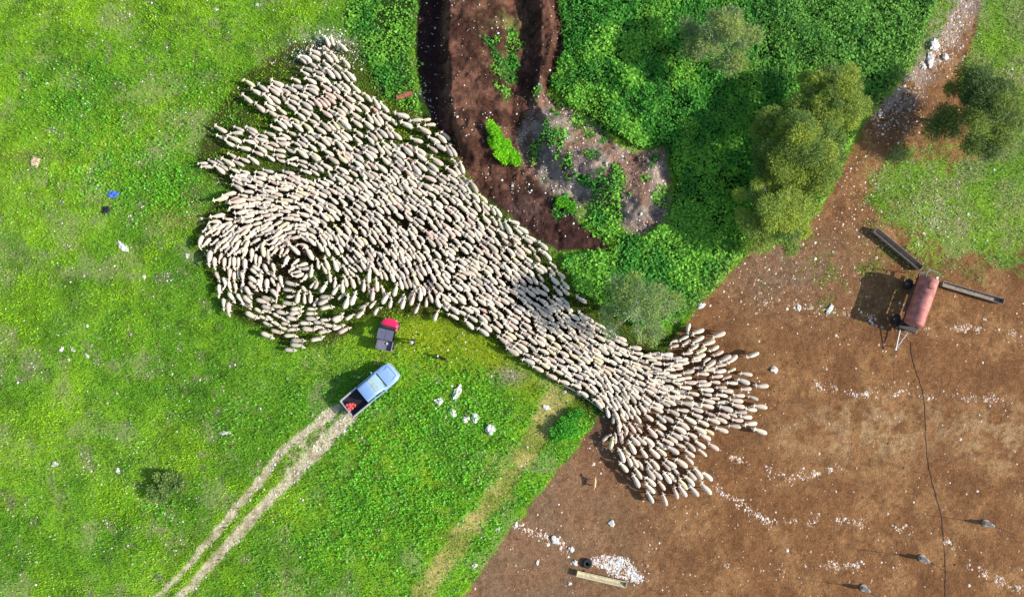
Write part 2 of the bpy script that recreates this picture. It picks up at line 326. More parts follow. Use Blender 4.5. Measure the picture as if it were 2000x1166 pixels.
# short grass and low herbs of the meadow
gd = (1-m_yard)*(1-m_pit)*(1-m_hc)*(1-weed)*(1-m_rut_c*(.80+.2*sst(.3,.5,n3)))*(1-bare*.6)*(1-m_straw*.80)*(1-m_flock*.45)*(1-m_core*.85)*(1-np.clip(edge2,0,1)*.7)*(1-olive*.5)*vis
gd = gd*(1-.55*sst(.56, .72, fbm(GX, GY, 2.6, 141, 4)))
gd = gd*(1-right*.3)+m_yard*gp*.35*vis+m_gstrip*(1-m_yard)*.2*vis
def grass(name, n, dens, lw, hh, green, dark, label, lush=None):
    x, y = scatter(n, dens); n = len(x)
    t = fbm(x, y, 4.5, 91, 3); t2 = fbm(x, y, .9, 93, 3); g = sst(.38, .62, t)[:, None]
    cl = L(*green)*g+L(*dark)*(1-g)
    tf = sst(.55, .8, fbm(x, y, 1.6, 99, 3))[:, None]*.55; cl = cl*(1-tf)+L(146,166,100)*tf
    cl = cl*(1-sst(.5, .72, t2)[:, None]*.4)*(.8+.4*vnoise(x, y, .35, 71))[:, None]
    if lush is not None:
        q = samp(lush, x, y)[:, None]; cl = cl*(1-q)+L(120,196,52)*q
    cl = jitter(cl, n, .3)
    hz = RNG.uniform(0, hh, n)*(.4+t2*1.2)+sst(.5, .75, fbm(x, y, .7, 98, 2))*.10*RNG.random(n)
    Ln = RNG.uniform(*lw, n)
    return leaf_arrays(np.stack([x, y, samp(H, x, y)+hz], -1), Ln, Ln*RNG.uniform(.22, .42, n), RNG.uniform(0, 6.283, n), RNG.uniform(-.1, 1.1, n), RNG.normal(0, .5, n), cl)
parts = [grass('g', 640000, gd, (.10, .22), .05, (160,204,42), (114,172,50), '', lush=np.clip(m_gstrip*.8+right*.1, 0, 1))]
# leafier herb patches (mallow, thistles) in the meadow
herb = np.zeros(GX.shape)
for (a, b, ra, rb, s_) in [(250,330,110,70,.8),(330,370,60,50,.9),(180,200,80,60,.45),(520,230,60,40,.7),(460,250,60,30,.6),(850,800,190,110,.8),(900,930,140,120,.95),(780,1000,130,110,.7),(700,920,60,60,.5),(380,160,80,60,.35),(90,180,60,60,.4),(500,810,120,50,.35),(300,1000,60,50,.35),(1110,830,34,30,1),(690,1040,80,80,.45),(900,790,70,60,.6),(780,640,30,30,.5),(610,1090,100,70,.3)]:
    herb = herb+s_*np.exp(-((PX-a)/ra)**2-((PY-b)/rb)**2)
herb = np.clip(herb*.85, 0, 1)*sst(.38, .55, fbm(GX, GY, 1.0, 95, 3)+.1*herb)*(1-m_flock*.7)*(1-m_yard)*(1-m_rut_c)*(1-m_straw*.97)*(1-weed)*(1-olive)*vis
x, y = scatter(420000, herb); n = len(x)
t = fbm(x, y, .7, 97, 3)
cl = jitter(L(116,192,54)*(.65+.7*t[:, None]), n, .3)
Ln = RNG.uniform(.12, .26, n)
parts.append(leaf_arrays(np.stack([x, y, samp(H, x, y)+RNG.uniform(.02, .3, n)*(.2+t)], -1), Ln, Ln*RNG.uniform(.4, .8, n), RNG.uniform(0, 6.283, n), RNG.uniform(-.4, .8, n), RNG.normal(0, .5, n), cl))
def join(parts):
    V = []; Fq = []; Cc = []; o = 0
    for v, f, q in parts: V.append(v); Fq.append(f+o); Cc.append(q); o += len(v)
    return np.concatenate(V), np.concatenate(Fq), np.concatenate(Cc)
V, Fq, Cc = join(parts)
tag(link('grass', np_mesh('grass', V, Fq, Cc), mat=M['leaf']), 'bright green meadow grass and low herbs', 'grass', kind='stuff')
# tall weeds
can = np.zeros(GX.shape)+.55
for (a, b, ra, rb, s_) in [(1170,110,70,60,.75),(1250,210,90,60,.9),(1330,240,60,60,.5),(1560,60,160,70,.55),(1400,330,70,60,.4),(1240,120,60,30,-.2),(1360,520,70,50,.3),(1180,540,60,40,.2),(1450,440,60,60,.2),(1330,140,50,50,-.25),(1410,230,50,50,-.3),(1320,420,26,60,-.3)]:
    can = can+s_*np.exp(-((PX-a)/ra)**2-((PY-b)/rb)**2)
can = can*(.35+1.3*fbm(GX, GY, 1.9, 101, 4))
can = can*np.clip(m_w1+.6*m_w2+.55*m_w3+.35*m_w4+.4*m_w5, 0, 1)*sst(0, .9, weed)
x, y = scatter(1050000, np.clip(weed, 0, 1)*vis*(.5+.5*m_w1)*(.4+.6*sst(.34, .46, fbm(GX, GY, 1.1, 144, 3)))); n = len(x)
u = RNG.random(n)**.5; t = fbm(x, y, 2.4, 103, 3); X_, Y_ = px_of(x, y)
cl = L(132,196,66)*sst(.38, .62, t)[:, None]+L(80,156,52)*(1-sst(.38, .62, t))[:, None]
q = (sst(1400, 1500, X_)*sst(220, 120, Y_))[:, None]*.6; cl = cl*(1-q)+L(100,152,66)*q
ye = (np.exp(-np.clip(samp(d_yard, x, y)*-1, 0, 99)/16)*(X_ > 1250)*.8)[:, None]; cl = cl*(1-ye)+L(176,196,84)*ye  # yellow-green yard edge, its lit margin put into the leaf colour
cl = jitter(cl, n, .36); Ln = RNG.uniform(.12, .26, n)*(.7+.8*vnoise(x, y, 1.4, 145))
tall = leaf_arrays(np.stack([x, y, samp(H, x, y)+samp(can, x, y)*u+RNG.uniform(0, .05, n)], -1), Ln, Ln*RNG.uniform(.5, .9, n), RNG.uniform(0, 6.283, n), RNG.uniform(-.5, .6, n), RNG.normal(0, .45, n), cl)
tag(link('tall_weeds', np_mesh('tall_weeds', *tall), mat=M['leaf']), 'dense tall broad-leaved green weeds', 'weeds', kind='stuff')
# straw strip and dry stalks
dry = np.clip(m_straw*1.6*sst(.3,.5,n2)+right*.6*sst(.42,.6,n2)+np.exp(-((PX-1830)/70)**2-((PY-420)/60)**2)*.7*(1-m_yard*.6)+np.exp(-((PX-640)/70)**2-((PY-100)/36)**2)*.4+m_rut_c*.12+np.exp(-(dline(PX, PY, [(1860,60),(1780,150)])/26)**2)*.35, 0, 1)*vis
x, y = scatter(300000, dry); n = len(x)
cl = jitter(np.where((RNG.random(n) < .5)[:, None], L(206,192,128), L(160,176,72)), n, .3); Ln = RNG.uniform(.1, .26, n)
st_ = leaf_arrays(np.stack([x, y, samp(H, x, y)+RNG.uniform(.01, .12, n)], -1), Ln, Ln*RNG.uniform(.1, .22, n), RNG.uniform(0, 6.283, n), RNG.uniform(-.1, .6, n), RNG.normal(0, .4, n), cl)
tag(link('dry_grass', np_mesh('dry_grass', *st_), mat=M['leaf']), 'straw-coloured dry grass and stalks', 'dry grass', kind='stuff')
# ---------------------------------------------------------------- small pale stones, chips and flowers (nobody could count them)
def chips(name, dens, n, size, cols, label, lift=0):
    x, y = scatter(n, dens); n = len(x)
    s = RNG.uniform(*size, n)*(.6+RNG.random(n)**3*1.2)
    base = np.array([[1,0,0],[.2,.9,0],[-.9,.45,0],[-.7,-.7,0],[.5,-.8,0],[0,0,.7]], float)
    tri = np.array([[0,1,5],[1,2,5],[2,3,5],[3,4,5],[4,0,5]])
    a = RNG.uniform(0, 6.283, n); e = RNG.uniform(.5, 1.4, n)
    bx = base[None, :, 0]*s[:, None]*.5; by = base[None, :, 1]*(s*e)[:, None]*.5; bz = base[None, :, 2]*(s*.6)[:, None]
    X = bx*np.cos(a)[:, None]-by*np.sin(a)[:, None]+x[:, None]; Y = bx*np.sin(a)[:, None]+by*np.cos(a)[:, None]+y[:, None]
    Z = bz+(samp(H, x, y)-.01+(RNG.random(n)*lift))[:, None]
    V = np.stack([X, Y, Z], -1).reshape(-1, 3); Fq = (tri[None]+np.arange(n)[:, None, None]*6).reshape(-1, 3)
    cc = np.array([L(*q) for q in cols])[RNG.integers(0, len(cols), n)]
    o = link(name, np_mesh(name, V, Fq, np.repeat(jitter(cc, n, .15), 6, axis=0)), mat=M['chip'])
    return tag(o, *label, kind='stuff')
cl_ = sst(.5, .68, fbm(GX, GY, 1.6, 111, 4))
rows = np.zeros(GX.shape)
for pl in [[(1470,585),(1560,600),(1640,610),(1760,640),(1900,640),(2000,660)],[(1390,950),(1500,1020),(1620,1015),(1760,1030),(1800,1040)],[(1400,1100),(1560,1110),(1660,1105),(1760,1100)],[(1590,750),(1680,770),(1800,765),(1960,785)],[(1000,1022),(1040,1040),(1090,1055),(1120,1080)],[(1400,880),(1540,935),(1640,915)],[(1850,1060),(1900,1110),(1990,1150)]]:
    rows = rows+np.exp(-(dline(PX, PY, pl)/9)**2)
dens_y = m_yard*(np.clip(rows, 0, 1)**1.5*1.0*sst(.40,.62,n3)*sst(.3,.55,n2)+.005+.012*cl_+.02*np.exp(-((PX-1560)/160)**2-((PY-500)/90)**2)+.12*np.exp(-((PX-1740)/120)**2-((PY-440)/60)**2)*cl_+.05*np.exp(-((PX-1560)/120)**2-((PY-540)/70)**2)+.5*np.exp(-(dline(PX,PY,[(1890,-20),(1830,100)])/24)**2)+.2*np.exp(-(dline(PX,PY,[(1830,100),(1730,220)])/34)**2)+.10*np.exp(-((PX-1750)/80)**2-((PY-220)/50)**2)+.08*np.exp(-((PX-1680)/40)**2-((PY-340)/40)**2)+.1*np.exp(-((PX-1180)/40)**2-((PY-870)/26)**2))*vis
pilem = sst(-4, 10, sdf(PX, PY, [(1150,1090),(1180,1084),(1225,1088),(1240,1105),(1262,1135),(1240,1142),(1215,1128),(1170,1112),(1150,1100)])+wob*.3)
dens_y = np.clip(dens_y+pilem*.8*vis, 0, 1)
chips('yard_stones', dens_y, 820000, (.06, .17), [(235,215,195),(220,190,160),(245,235,225),(200,160,130)], ('pale stones and chips strewn over the brown yard', 'stones'))
dens_m = ((1-m_yard)*(.004+.012*cl_)*(1-weed)*(1-m_flock)+.10*m_rut_c*sst(1050, 850, PY)+.03*m_rut_c+.06*m_hc*sst(.35,.55,n2)+.012*m_hc+.004*m_pit+.10*bare*(1-m_yard)+.5*np.exp(-((PX-640)/60)**2-((PY-95)/34)**2)+.16*np.exp(-((PX-1120)/40)**2-((PY-765)/14)**2)+.06*np.exp(-((PX-900)/70)**2-((PY-805)/34)**2)+.12*np.exp(-((PX-970)/30)**2-((PY-925)/16)**2)+.02*np.exp(-((PX-400)/60)**2-((PY-190)/50)**2)+.05*np.exp(-((PX-360)/40)**2-((PY-230)/20)**2)+.03*np.exp(-((PX-995)/34)**2-((PY-735)/14)**2)+right*.025*cl_+.35*np.exp(-((PX-1825)/60)**2-((PY-420)/60)**2)*(1-m_yard)*sst(.4,.6,n3))*vis
dens_m = np.clip(dens_m*(1-m_yard*.8), 0, 1)
chips('meadow_stones', dens_m, 700000, (.05, .14), [(240,238,225),(225,228,205),(215,205,195)], ('pale pebbles and stones scattered over meadow, track and heap', 'stones'), .05)
fl = (1-m_yard)*(1-weed)*(1-m_pit)*(1-m_hc)*(1-m_flock)*(.04*cl_*sst(760, 900, PY)*sst(420, 250, PX)+.003+.012*np.exp(-((PX-850)/90)**2-((PY-660)/50)**2))*vis
x, y = scatter(500000, fl); n = len(x); Ln = RNG.uniform(.06, .15, n)
fo = leaf_arrays(np.stack([x, y, samp(H, x, y)+RNG.uniform(.12, .2, n)], -1), Ln, Ln*.9, RNG.uniform(0, 6.283, n), RNG.uniform(-.2, .2, n), RNG.normal(0, .2, n), jitter(np.tile(L(235,238,190), (n, 1)), n, .1))
tag(link('wild_flowers', np_mesh('wild_flowers', *fo), mat=M['leaf']), 'tiny pale yellow and white flowers in the meadow', 'flowers', kind='stuff')
# clods of dung and soil on the heaps and in the yard
chips('soil_clods', np.clip(m_pit*.5*sst(.4,.6,n2)+m_hc*.25+m_yard*.012, 0, 1)*vis, 120000, (.06, .16), [(96,62,46),(70,44,32),(120,84,62)], ('brown clods of soil and dung on the heaps and yard', 'clods'))
# ---------------------------------------------------------------- generic modelling helpers
class MB:
    def __init__(s): s.bm = bmesh.new()
    def box(s, cx, cy, cz, sx, sy, sz, bev=0, rot=None):
        r = bmesh.ops.create_cube(s.bm, size=1); v = r['verts']
        m = Matrix.Translation((cx, cy, cz)) @ (rot if rot else Matrix()) @ Matrix.Diagonal((sx, sy, sz, 1))
        bmesh.ops.transform(s.bm, matrix=m, verts=v)
        if bev:
            es = list({e for q in v for e in q.link_edges}); bmesh.ops.bevel(s.bm, geom=es, offset=bev, segments=2, affect='EDGES', clamp_overlap=True)
        return s
    def tube(s, pts, r, seg=8, cap=True):
        pts = [Vector(p) for p in pts]; rs = r if isinstance(r, (list, tuple)) else [r]*len(pts); rings = []
        for i, p in enumerate(pts):
            d = (pts[min(i+1, len(pts)-1)]-pts[max(i-1, 0)]).normalized()
            a = d.orthogonal().normalized() if i == 0 or abs(d.dot(a)) > .95 else (a-d*a.dot(d)).normalized()
            b = d.cross(a)
            rings.append([s.bm.verts.new(p+(a*math.cos(t)+b*math.sin(t))*rs[i]) for t in [6.2832*k/seg for k in range(seg)]])
        for i in range(len(rings)-1):
            for k in range(seg): s.bm.faces.new((rings[i][k], rings[i][(k+1) % seg], rings[i+1][(k+1) % seg], rings[i+1][k]))
        if cap: s.bm.faces.new(rings[0][::-1]); s.bm.faces.new(rings[-1])
        return s
    def loft(s, secs, seg=20):           # secs: (x, y, z, half width, half height, power)
        rings = []
        for (x, y, z, a, b, p) in secs:
            ring = []
            for k in range(seg):
                t = 6.2832*k/seg; cc, ss = math.cos(t), math.sin(t)
                ring.append(s.bm.verts.new((x, y+a*math.copysign(abs(cc)**(2/p), cc), z+b*math.copysign(abs(ss)**(2/p), ss))))
            rings.append(ring)
        for i in range(len(rings)-1):
            for k in range(seg): s.bm.faces.new((rings[i][k], rings[i+1][k], rings[i+1][(k+1) % seg], rings[i][(k+1) % seg]))
        s.bm.faces.new(rings[0]); s.bm.faces.new(rings[-1][::-1])
        return s
    def poly(s, pts, thick):             # slab from outline points, extruded along -normal
        vs = [s.bm.verts.new(p) for p in pts]; f = s.bm.faces.new(vs); f.normal_update(); n = f.normal.copy()
        r = bmesh.ops.extrude_face_region(s.bm, geom=[f]); nv = [g for g in r['geom'] if isinstance(g, bmesh.types.BMVert)]
        bmesh.ops.translate(s.bm, vec=-n*thick, verts=nv)
        return s
    def lathe(s, prof, axis='y', seg=28, c=(0, 0, 0)):   # prof: (radius, offset)
        rings = []
        for (r, o) in prof:
            ring = []
            for k in range(seg):
                t = 6.2832*k/seg; a, b = r*math.cos(t), r*math.sin(t)
                p = (a, o, b) if axis == 'y' else ((a, b, o) if axis == 'z' else (o, a, b))
                ring.append(s.bm.verts.new((p[0]+c[0], p[1]+c[1], p[2]+c[2])))
            rings.append(ring)
        for i in range(len(rings)-1):
            for k in range(seg): s.bm.faces.new((rings[i][k], rings[i][(k+1) % seg], rings[i+1][(k+1) % seg], rings[i+1][k]))
        s.bm.faces.new(rings[0]); s.bm.faces.new(rings[-1])
        return s
    def blob(s, c, r, sub=2, amp=.2, seed=0):
        rr = bmesh.ops.create_icosphere(s.bm, subdivisions=sub, radius=1); rg = random.Random(seed)
        o = Vector((rg.random()*9, rg.random()*9, rg.random()*9))
        from mathutils import noise as N
        for v in rr['verts']:
            k = 1+amp*N.noise(v.co*1.4+o)*2+amp*.5*N.noise(v.co*3.5+o)*2
            v.co = Vector((v.co.x*r[0]*k+c[0], v.co.y*r[1]*k+c[1], v.co.z*r[2]*k+c[2]))
        return s
    def build(s, name, mat, parent=None, smooth=False, loc=None, rz=0):
        bmesh.ops.recalc_face_normals(s.bm, faces=s.bm.faces)
        me = bpy.data.meshes.new(name); s.bm.to_mesh(me); s.bm.free()
        if smooth:
            for p in me.polygons: p.use_smooth = True
            try: me.set_sharp_from_angle(angle=R(40))
            except Exception: pass
        o = link(name, me, parent, mat)
        if loc: o.location = loc; o.rotation_euler = (0, 0, rz)
        return o
# ---------------------------------------------------------------- sheep
WIN = {
(380,240):"31,4,52,16 61,5,80,13 82,5,102,16 83,9,99,21 112,14,131,21 101,17,118,24 56,17,77,16 53,21,76,32 97,24,120,32 33,20,52,26 46,28,65,39 78,27,98,33 98,36,117,48 106,34,129,44 128,25,149,27 131,34,155,35 68,39,92,44 92,45,112,53 156,29,173,37 126,51,147,55 130,59,148,63 113,50,129,61 149,61,167,56 149,64,167,69 165,59,183,65 166,65,183,73 183,66,200,76 86,53,104,67 3,65,18,65 8,71,29,71 18,59,37,67 31,58,47,67 43,57,65,70 31,68,48,82 37,66,53,76 54,73,72,80 71,76,89,82 64,85,88,87 60,92,79,101 60,98,80,111 96,78,118,86 108,76,128,80 141,79,162,83 170,76,190,82 188,76,200,84 165,41,184,57 169,40,187,50 165,27,184,40 168,18,184,32 178,17,196,29 183,32,199,46 188,46,205,60",
(460,60):"144,6,153,25 153,6,160,23 165,17,181,33 119,30,140,39 118,37,138,48 104,37,124,50 101,41,115,53 143,35,158,51 154,33,167,52 171,42,186,60 107,58,127,66 132,55,148,69 146,59,161,78 156,60,171,78 171,66,185,83 178,64,195,81 126,72,148,84 88,75,105,83 112,76,131,86 90,88,112,94 115,86,136,96 113,91,135,103 137,86,156,99 153,86,170,102 160,82,176,97 171,82,187,99 186,85,203,102 11,78,31,91 34,86,54,100 23,94,43,105 56,81,79,91 56,88,76,101 52,91,72,105 45,102,60,120 53,103,73,118 9,103,27,118 98,100,118,109 82,103,104,112 84,111,104,121 142,99,163,111 176,104,195,117 190,101,208,115",
(460,180):"29,17,49,33 46,18,64,30 50,28,69,41 60,19,71,26 66,24,82,36 68,36,87,45 64,43,84,60 73,42,92,57 80,17,98,30 104,13,125,28 86,11,104,21 113,11,130,21 124,8,140,25 133,8,149,25 139,6,154,22 146,5,163,19 101,24,123,38 97,31,116,47 90,39,108,55 91,48,110,64 108,48,126,65 116,43,136,54 127,54,147,68 136,28,158,42 137,46,155,64 150,48,163,64 156,44,169,61 163,46,178,60 167,42,188,60 160,23,179,38 168,19,185,35 174,12,193,30 176,3,195,18 163,33,183,49 187,43,206,57 188,19,205,32 185,31,205,46 135,70,154,87 144,69,162,85 155,65,173,80 165,64,183,81 172,62,189,78 162,76,178,95 173,80,190,95 139,92,160,104 148,103,168,117 172,94,192,107 163,100,182,116 190,70,206,85 192,60,208,73 190,88,205,100 121,95,142,108 119,100,136,113 98,92,117,107",
(680,130):"0,8,13,23 4,26,22,44 6,42,25,57 16,58,35,74 6,62,23,76 3,71,21,87 3,85,22,99 24,41,39,58 40,49,52,69 50,57,66,75 44,74,57,95 50,73,69,88 38,78,53,98 22,86,42,103 73,77,99,83 98,88,119,86 83,89,106,100 117,87,134,85 122,95,142,94 111,97,134,110 9,102,27,115 31,104,47,120 47,99,64,116 60,99,74,117 69,103,87,120 42,103,54,117 143,108,160,124 150,104,166,119",
(760,240):"76,17,94,36 83,14,102,31 62,22,82,33 71,33,93,45 60,35,79,48 32,25,55,32 92,36,103,54 97,34,110,55 101,56,113,70 106,68,116,87 115,61,122,83 111,87,123,103 119,83,130,102 91,71,111,88 65,55,88,70 60,62,80,80 42,61,61,78 53,85,76,95 40,48,60,62 42,38,61,55 27,32,43,47 19,35,38,54 81,82,100,94 76,86,93,100 94,97,111,108 108,96,126,112 131,92,144,114 51,97,72,110 68,99,88,110 82,99,100,112 25,58,38,79 35,65,52,85 24,73,41,92 9,61,24,78 7,51,25,69 5,42,27,57 1,31,18,45 2,67,19,84 17,85,32,101 28,88,45,106 34,104,53,118 1,77,15,92 12,93,24,111 19,95,37,115 2,99,19,117",
(600,240):"18,21,36,37 27,19,45,35 38,16,56,31 47,15,66,31 55,13,73,28 45,26,60,45 57,29,73,44 76,10,94,25 73,20,92,37 95,19,110,36 98,13,116,29 108,9,120,24 115,7,131,25 127,8,141,26 136,11,154,28 74,37,90,54 94,35,115,49 93,43,114,57 91,45,108,62 112,32,125,51 122,38,138,54 120,29,137,44 22,42,42,56 31,54,52,67 47,51,66,67 55,45,74,57 55,49,72,64 71,47,91,61 74,59,92,75 88,62,103,75 97,62,116,77 111,65,130,81 118,53,135,69 128,52,139,66 135,68,152,84 130,74,148,92 131,81,145,101 118,82,137,98 100,77,119,90 90,78,110,92 81,73,97,91 65,67,80,76 67,76,82,87 20,64,41,77 47,70,67,83 43,74,55,86 55,84,75,95 44,84,63,100 30,78,46,95 25,90,42,99 80,92,97,108 88,90,105,107 100,93,119,106 111,90,127,103 127,95,140,112 137,98,152,117 146,94,157,111 155,93,170,115 64,98,84,112 58,103,75,118 42,101,61,114 5,47,25,58 3,52,19,62",
(380,370):"43,11,67,5 29,20,54,13 50,23,72,13 56,24,83,17 68,26,89,24 69,7,86,12 24,46,49,41 20,51,43,53 62,41,87,35 62,47,81,46 62,52,83,50 43,47,61,49 10,70,25,58 5,97,12,75 11,95,25,79 17,76,36,60 28,77,42,65 44,70,60,56 24,92,38,80 31,102,42,84 40,100,57,86 40,78,54,70 54,109,70,93 64,106,84,95 75,114,85,96 47,103,60,88 98,76,112,71 112,84,124,78 109,86,114,110 117,102,132,90 123,109,135,94 136,110,143,95 143,109,154,94 92,118,93,96 152,87,171,106 179,90,194,115",
(380,490):"23,26,26,0 32,32,32,10 37,20,43,3 47,32,48,11 41,51,33,34 41,77,39,54 55,107,55,84 48,98,46,77 52,62,47,43 58,68,54,48 66,85,54,68 64,32,64,10 55,30,59,10 71,31,71,10 82,36,82,13 56,50,57,28 63,52,63,34 70,45,70,32 79,52,76,32 67,68,64,52 74,66,77,52 90,27,93,0 98,24,99,5 104,27,106,8 121,22,118,0 80,87,68,70 94,78,82,58 96,90,80,73 112,36,94,24 105,42,90,28 98,38,84,31 110,55,106,36 106,56,89,42 103,66,88,50 108,66,104,46 117,68,117,45 120,40,112,21 133,48,123,33 131,38,126,20 143,60,138,40 130,58,123,43 134,72,137,52 139,80,125,62 143,28,152,8 136,20,140,0 155,25,169,13 164,25,183,20 168,30,188,28 155,36,172,33 157,44,177,38 152,33,163,25 172,52,184,37 169,57,148,51 163,65,144,63 164,74,148,75 170,62,166,86 183,70,174,58 178,68,178,86 189,65,188,85 199,78,193,89 131,82,110,75 124,86,100,79 165,87,143,84 148,92,126,89 178,93,156,95 178,98,154,103 152,103,133,98 92,94,77,85 105,112,83,100 110,102,97,93 130,96,109,89 117,112,105,106 139,110,126,101 172,112,150,109 200,95,182,94 200,102,180,102 203,111,181,110",
(500,560):"30,24,10,18 26,28,1,22 48,34,25,31 65,29,42,25 79,35,55,37 78,40,54,46 52,45,33,41 40,50,26,44 32,37,10,31 24,41,8,38 103,36,83,36 102,42,79,43 128,31,105,36 127,16,104,17 122,18,102,29 103,15,93,31 70,8,65,29 153,12,144,36 164,7,155,30 184,26,167,37 179,36,163,51 161,43,145,54 144,45,124,54 143,50,126,58 122,54,104,54 105,57,82,52 111,60,93,57 92,60,71,59 72,54,51,52 55,62,41,59 72,62,56,64 52,58,40,50 27,57,17,48 18,52,5,47 25,65,10,57 40,66,27,57 52,70,41,67 44,77,24,70 68,79,45,80 70,69,52,70 99,71,76,68 112,67,94,65 130,65,110,62 145,62,124,69 122,70,101,75 154,64,134,76 30,84,9,75 82,88,58,87 80,97,57,94 66,104,46,102 112,83,89,87 200,30,191,46 194,22,184,35",
(600,480):"22,27,32,46 27,17,36,40 16,18,18,38 35,40,38,60 42,18,50,42 47,22,54,35 46,50,44,71 57,54,58,78 33,58,21,76 53,62,40,80 60,76,49,88 14,56,3,69 18,52,12,71 8,30,5,52 60,46,65,67 70,48,77,69 80,46,87,64 57,30,66,48 66,31,80,42 65,38,77,50 93,54,91,75 101,36,100,61 103,30,117,48 112,50,114,75 120,63,126,82 98,61,103,80 108,68,105,90 110,80,102,101 118,95,108,113 134,75,122,94 147,60,141,82 138,83,133,102 158,78,148,94 160,82,153,103 175,76,168,97 171,72,165,88 183,93,174,111 185,67,184,90 170,58,180,77 194,82,193,100 85,22,96,40 76,27,89,43 84,13,98,29 73,15,84,28 110,22,122,36 110,6,125,20 122,38,130,56 133,38,142,60 155,50,163,70 140,40,152,56 172,27,185,42 81,2,92,16 62,14,75,29 54,14,65,30",
(720,520):"86,34,84,58 93,42,93,67 113,70,106,89 108,45,115,68 118,62,128,71 129,62,147,77 128,76,146,86 115,42,133,57 128,45,145,60 140,47,158,62 143,42,158,56 105,23,121,40 95,22,106,35 88,28,101,40 116,24,132,38 130,30,142,44 151,64,170,76 159,78,178,91 154,86,171,102 176,98,195,113 182,90,200,106 163,64,180,75 173,50,193,64 174,42,192,56 176,75,193,93 176,28,189,42 169,15,187,31 170,7,186,20 146,7,167,14",
(900,360):"15,10,31,29 28,14,43,30 15,0,27,14 20,25,32,45 32,34,45,50 34,28,47,42 48,32,57,50 54,34,66,53 10,35,27,50 2,12,17,23 3,20,18,34 50,50,60,68 60,55,70,75 69,58,83,82 76,58,95,64 73,62,84,74 86,68,100,81 90,67,109,79 24,55,38,75 32,48,47,64 44,64,56,74 57,72,76,88 80,83,97,98 82,80,98,90 65,87,82,100 105,82,123,93 98,84,117,96 125,92,141,106 110,98,122,109 97,100,114,112 85,97,103,116 72,100,88,117 60,95,72,110 41,93,60,111 125,104,142,116 6,70,23,85 18,68,34,86",
(1000,460):"50,24,64,40 60,42,73,53 70,56,86,70 78,70,93,88 77,82,93,97 60,50,70,66 40,44,57,60 60,64,76,80 45,76,60,91 67,82,82,98 38,86,57,98 21,86,38,100 2,84,22,97 66,97,83,112 56,100,72,114 80,100,93,115 102,97,122,110 18,32,34,44 34,28,46,42 34,48,52,62 42,62,52,75 30,62,42,80 8,97,25,110 29,106,47,118 40,100,59,113",
(900,600):"4,20,21,35 10,12,29,25 26,31,46,47 32,25,51,40 36,10,49,22 31,14,44,26 47,26,65,42 52,18,68,34 58,45,76,60 67,42,85,57 71,38,90,52 67,24,85,40 87,42,103,51 94,32,106,40 71,64,94,78 83,61,100,75 88,55,109,72 98,82,120,92 100,73,117,83 117,73,129,82 114,94,135,105 137,107,157,117 93,52,112,62 107,47,125,60 46,4,61,19 55,2,70,18 75,14,93,26 82,10,98,20 106,34,120,44 122,35,140,48 5,0,20,10 28,0,43,8",
(1040,680):"-1,28,18,38 19,40,41,49 40,51,60,58 62,57,80,65 74,68,91,79 98,80,114,97 107,80,118,96",
(1280,620):"52,29,56,9 22,40,40,37 38,38,54,30 23,49,40,45 57,27,79,20 89,33,113,25 57,43,79,31 42,46,59,37 74,46,96,38 54,56,71,43 65,60,84,49 86,57,104,46 145,67,168,57 59,68,81,60 58,72,75,68 75,76,90,65 80,84,98,70 101,74,122,62 115,77,133,62 60,82,78,82 76,87,98,83 92,90,115,86 42,91,63,87 65,91,87,92 117,90,132,83 134,89,158,94 130,98,153,108 159,112,184,111 89,97,110,95 110,100,123,96 88,104,106,106 113,106,134,107 41,99,60,98 64,104,84,104 44,106,67,106 67,111,91,108 36,113,59,115 96,114,117,114 30,85,44,82 30,94,41,94 38,78,56,72",
(1280,750):"36,5,59,6 67,3,92,2 70,8,94,10 96,7,117,4 104,10,127,12 51,12,71,18 74,16,93,18 96,16,118,20 123,18,146,19 149,18,168,26 117,25,142,28 155,33,181,38 120,32,145,38 100,35,125,43 73,24,96,30 88,23,106,24 70,32,95,38 54,38,78,45 32,41,55,44 56,47,77,55 17,19,40,23 10,23,33,33 43,18,62,24 37,29,62,33 99,45,122,55 126,46,149,46 135,53,157,54 122,58,143,60 95,52,117,63 81,54,104,63 142,65,165,64 115,66,139,70 155,71,180,80 93,69,118,78 67,57,87,68 59,67,82,80 68,80,90,90 83,95,103,107 61,90,81,104 48,91,65,109 45,105,64,119 68,104,84,118 43,51,66,64 11,50,30,62 34,58,55,73 27,66,49,79 22,76,44,90 17,81,36,95 8,87,30,99 17,39,39,51 0,47,17,62 0,61,17,74 17,99,38,113 0,72,15,85 0,92,18,106 0,101,18,117 32,54,47,60",
(1160,780):"20,10,25,30 33,24,32,40 31,60,27,82 28,56,14,68 36,54,35,72 44,50,46,72 48,40,55,52 55,45,52,60 66,10,76,25 65,21,77,39 72,5,86,22 55,35,68,55 65,38,80,45 68,42,79,55 80,22,97,35 96,25,117,38 98,33,117,50 84,42,102,62 95,44,115,60 57,57,74,74 67,57,85,73 80,58,98,76 55,65,67,88 74,77,87,96 99,65,119,82 107,62,130,75 116,56,136,71 88,77,106,95 100,76,120,93 118,74,137,89 122,52,144,65 40,77,49,101 40,100,55,118 54,89,62,110 61,91,72,110 70,97,81,115 91,94,106,114 112,96,134,110 110,100,125,116 130,93,151,110 89,9,112,20 93,3,113,14 83,10,90,19 44,25,51,35 50,18,56,32 56,20,63,30",
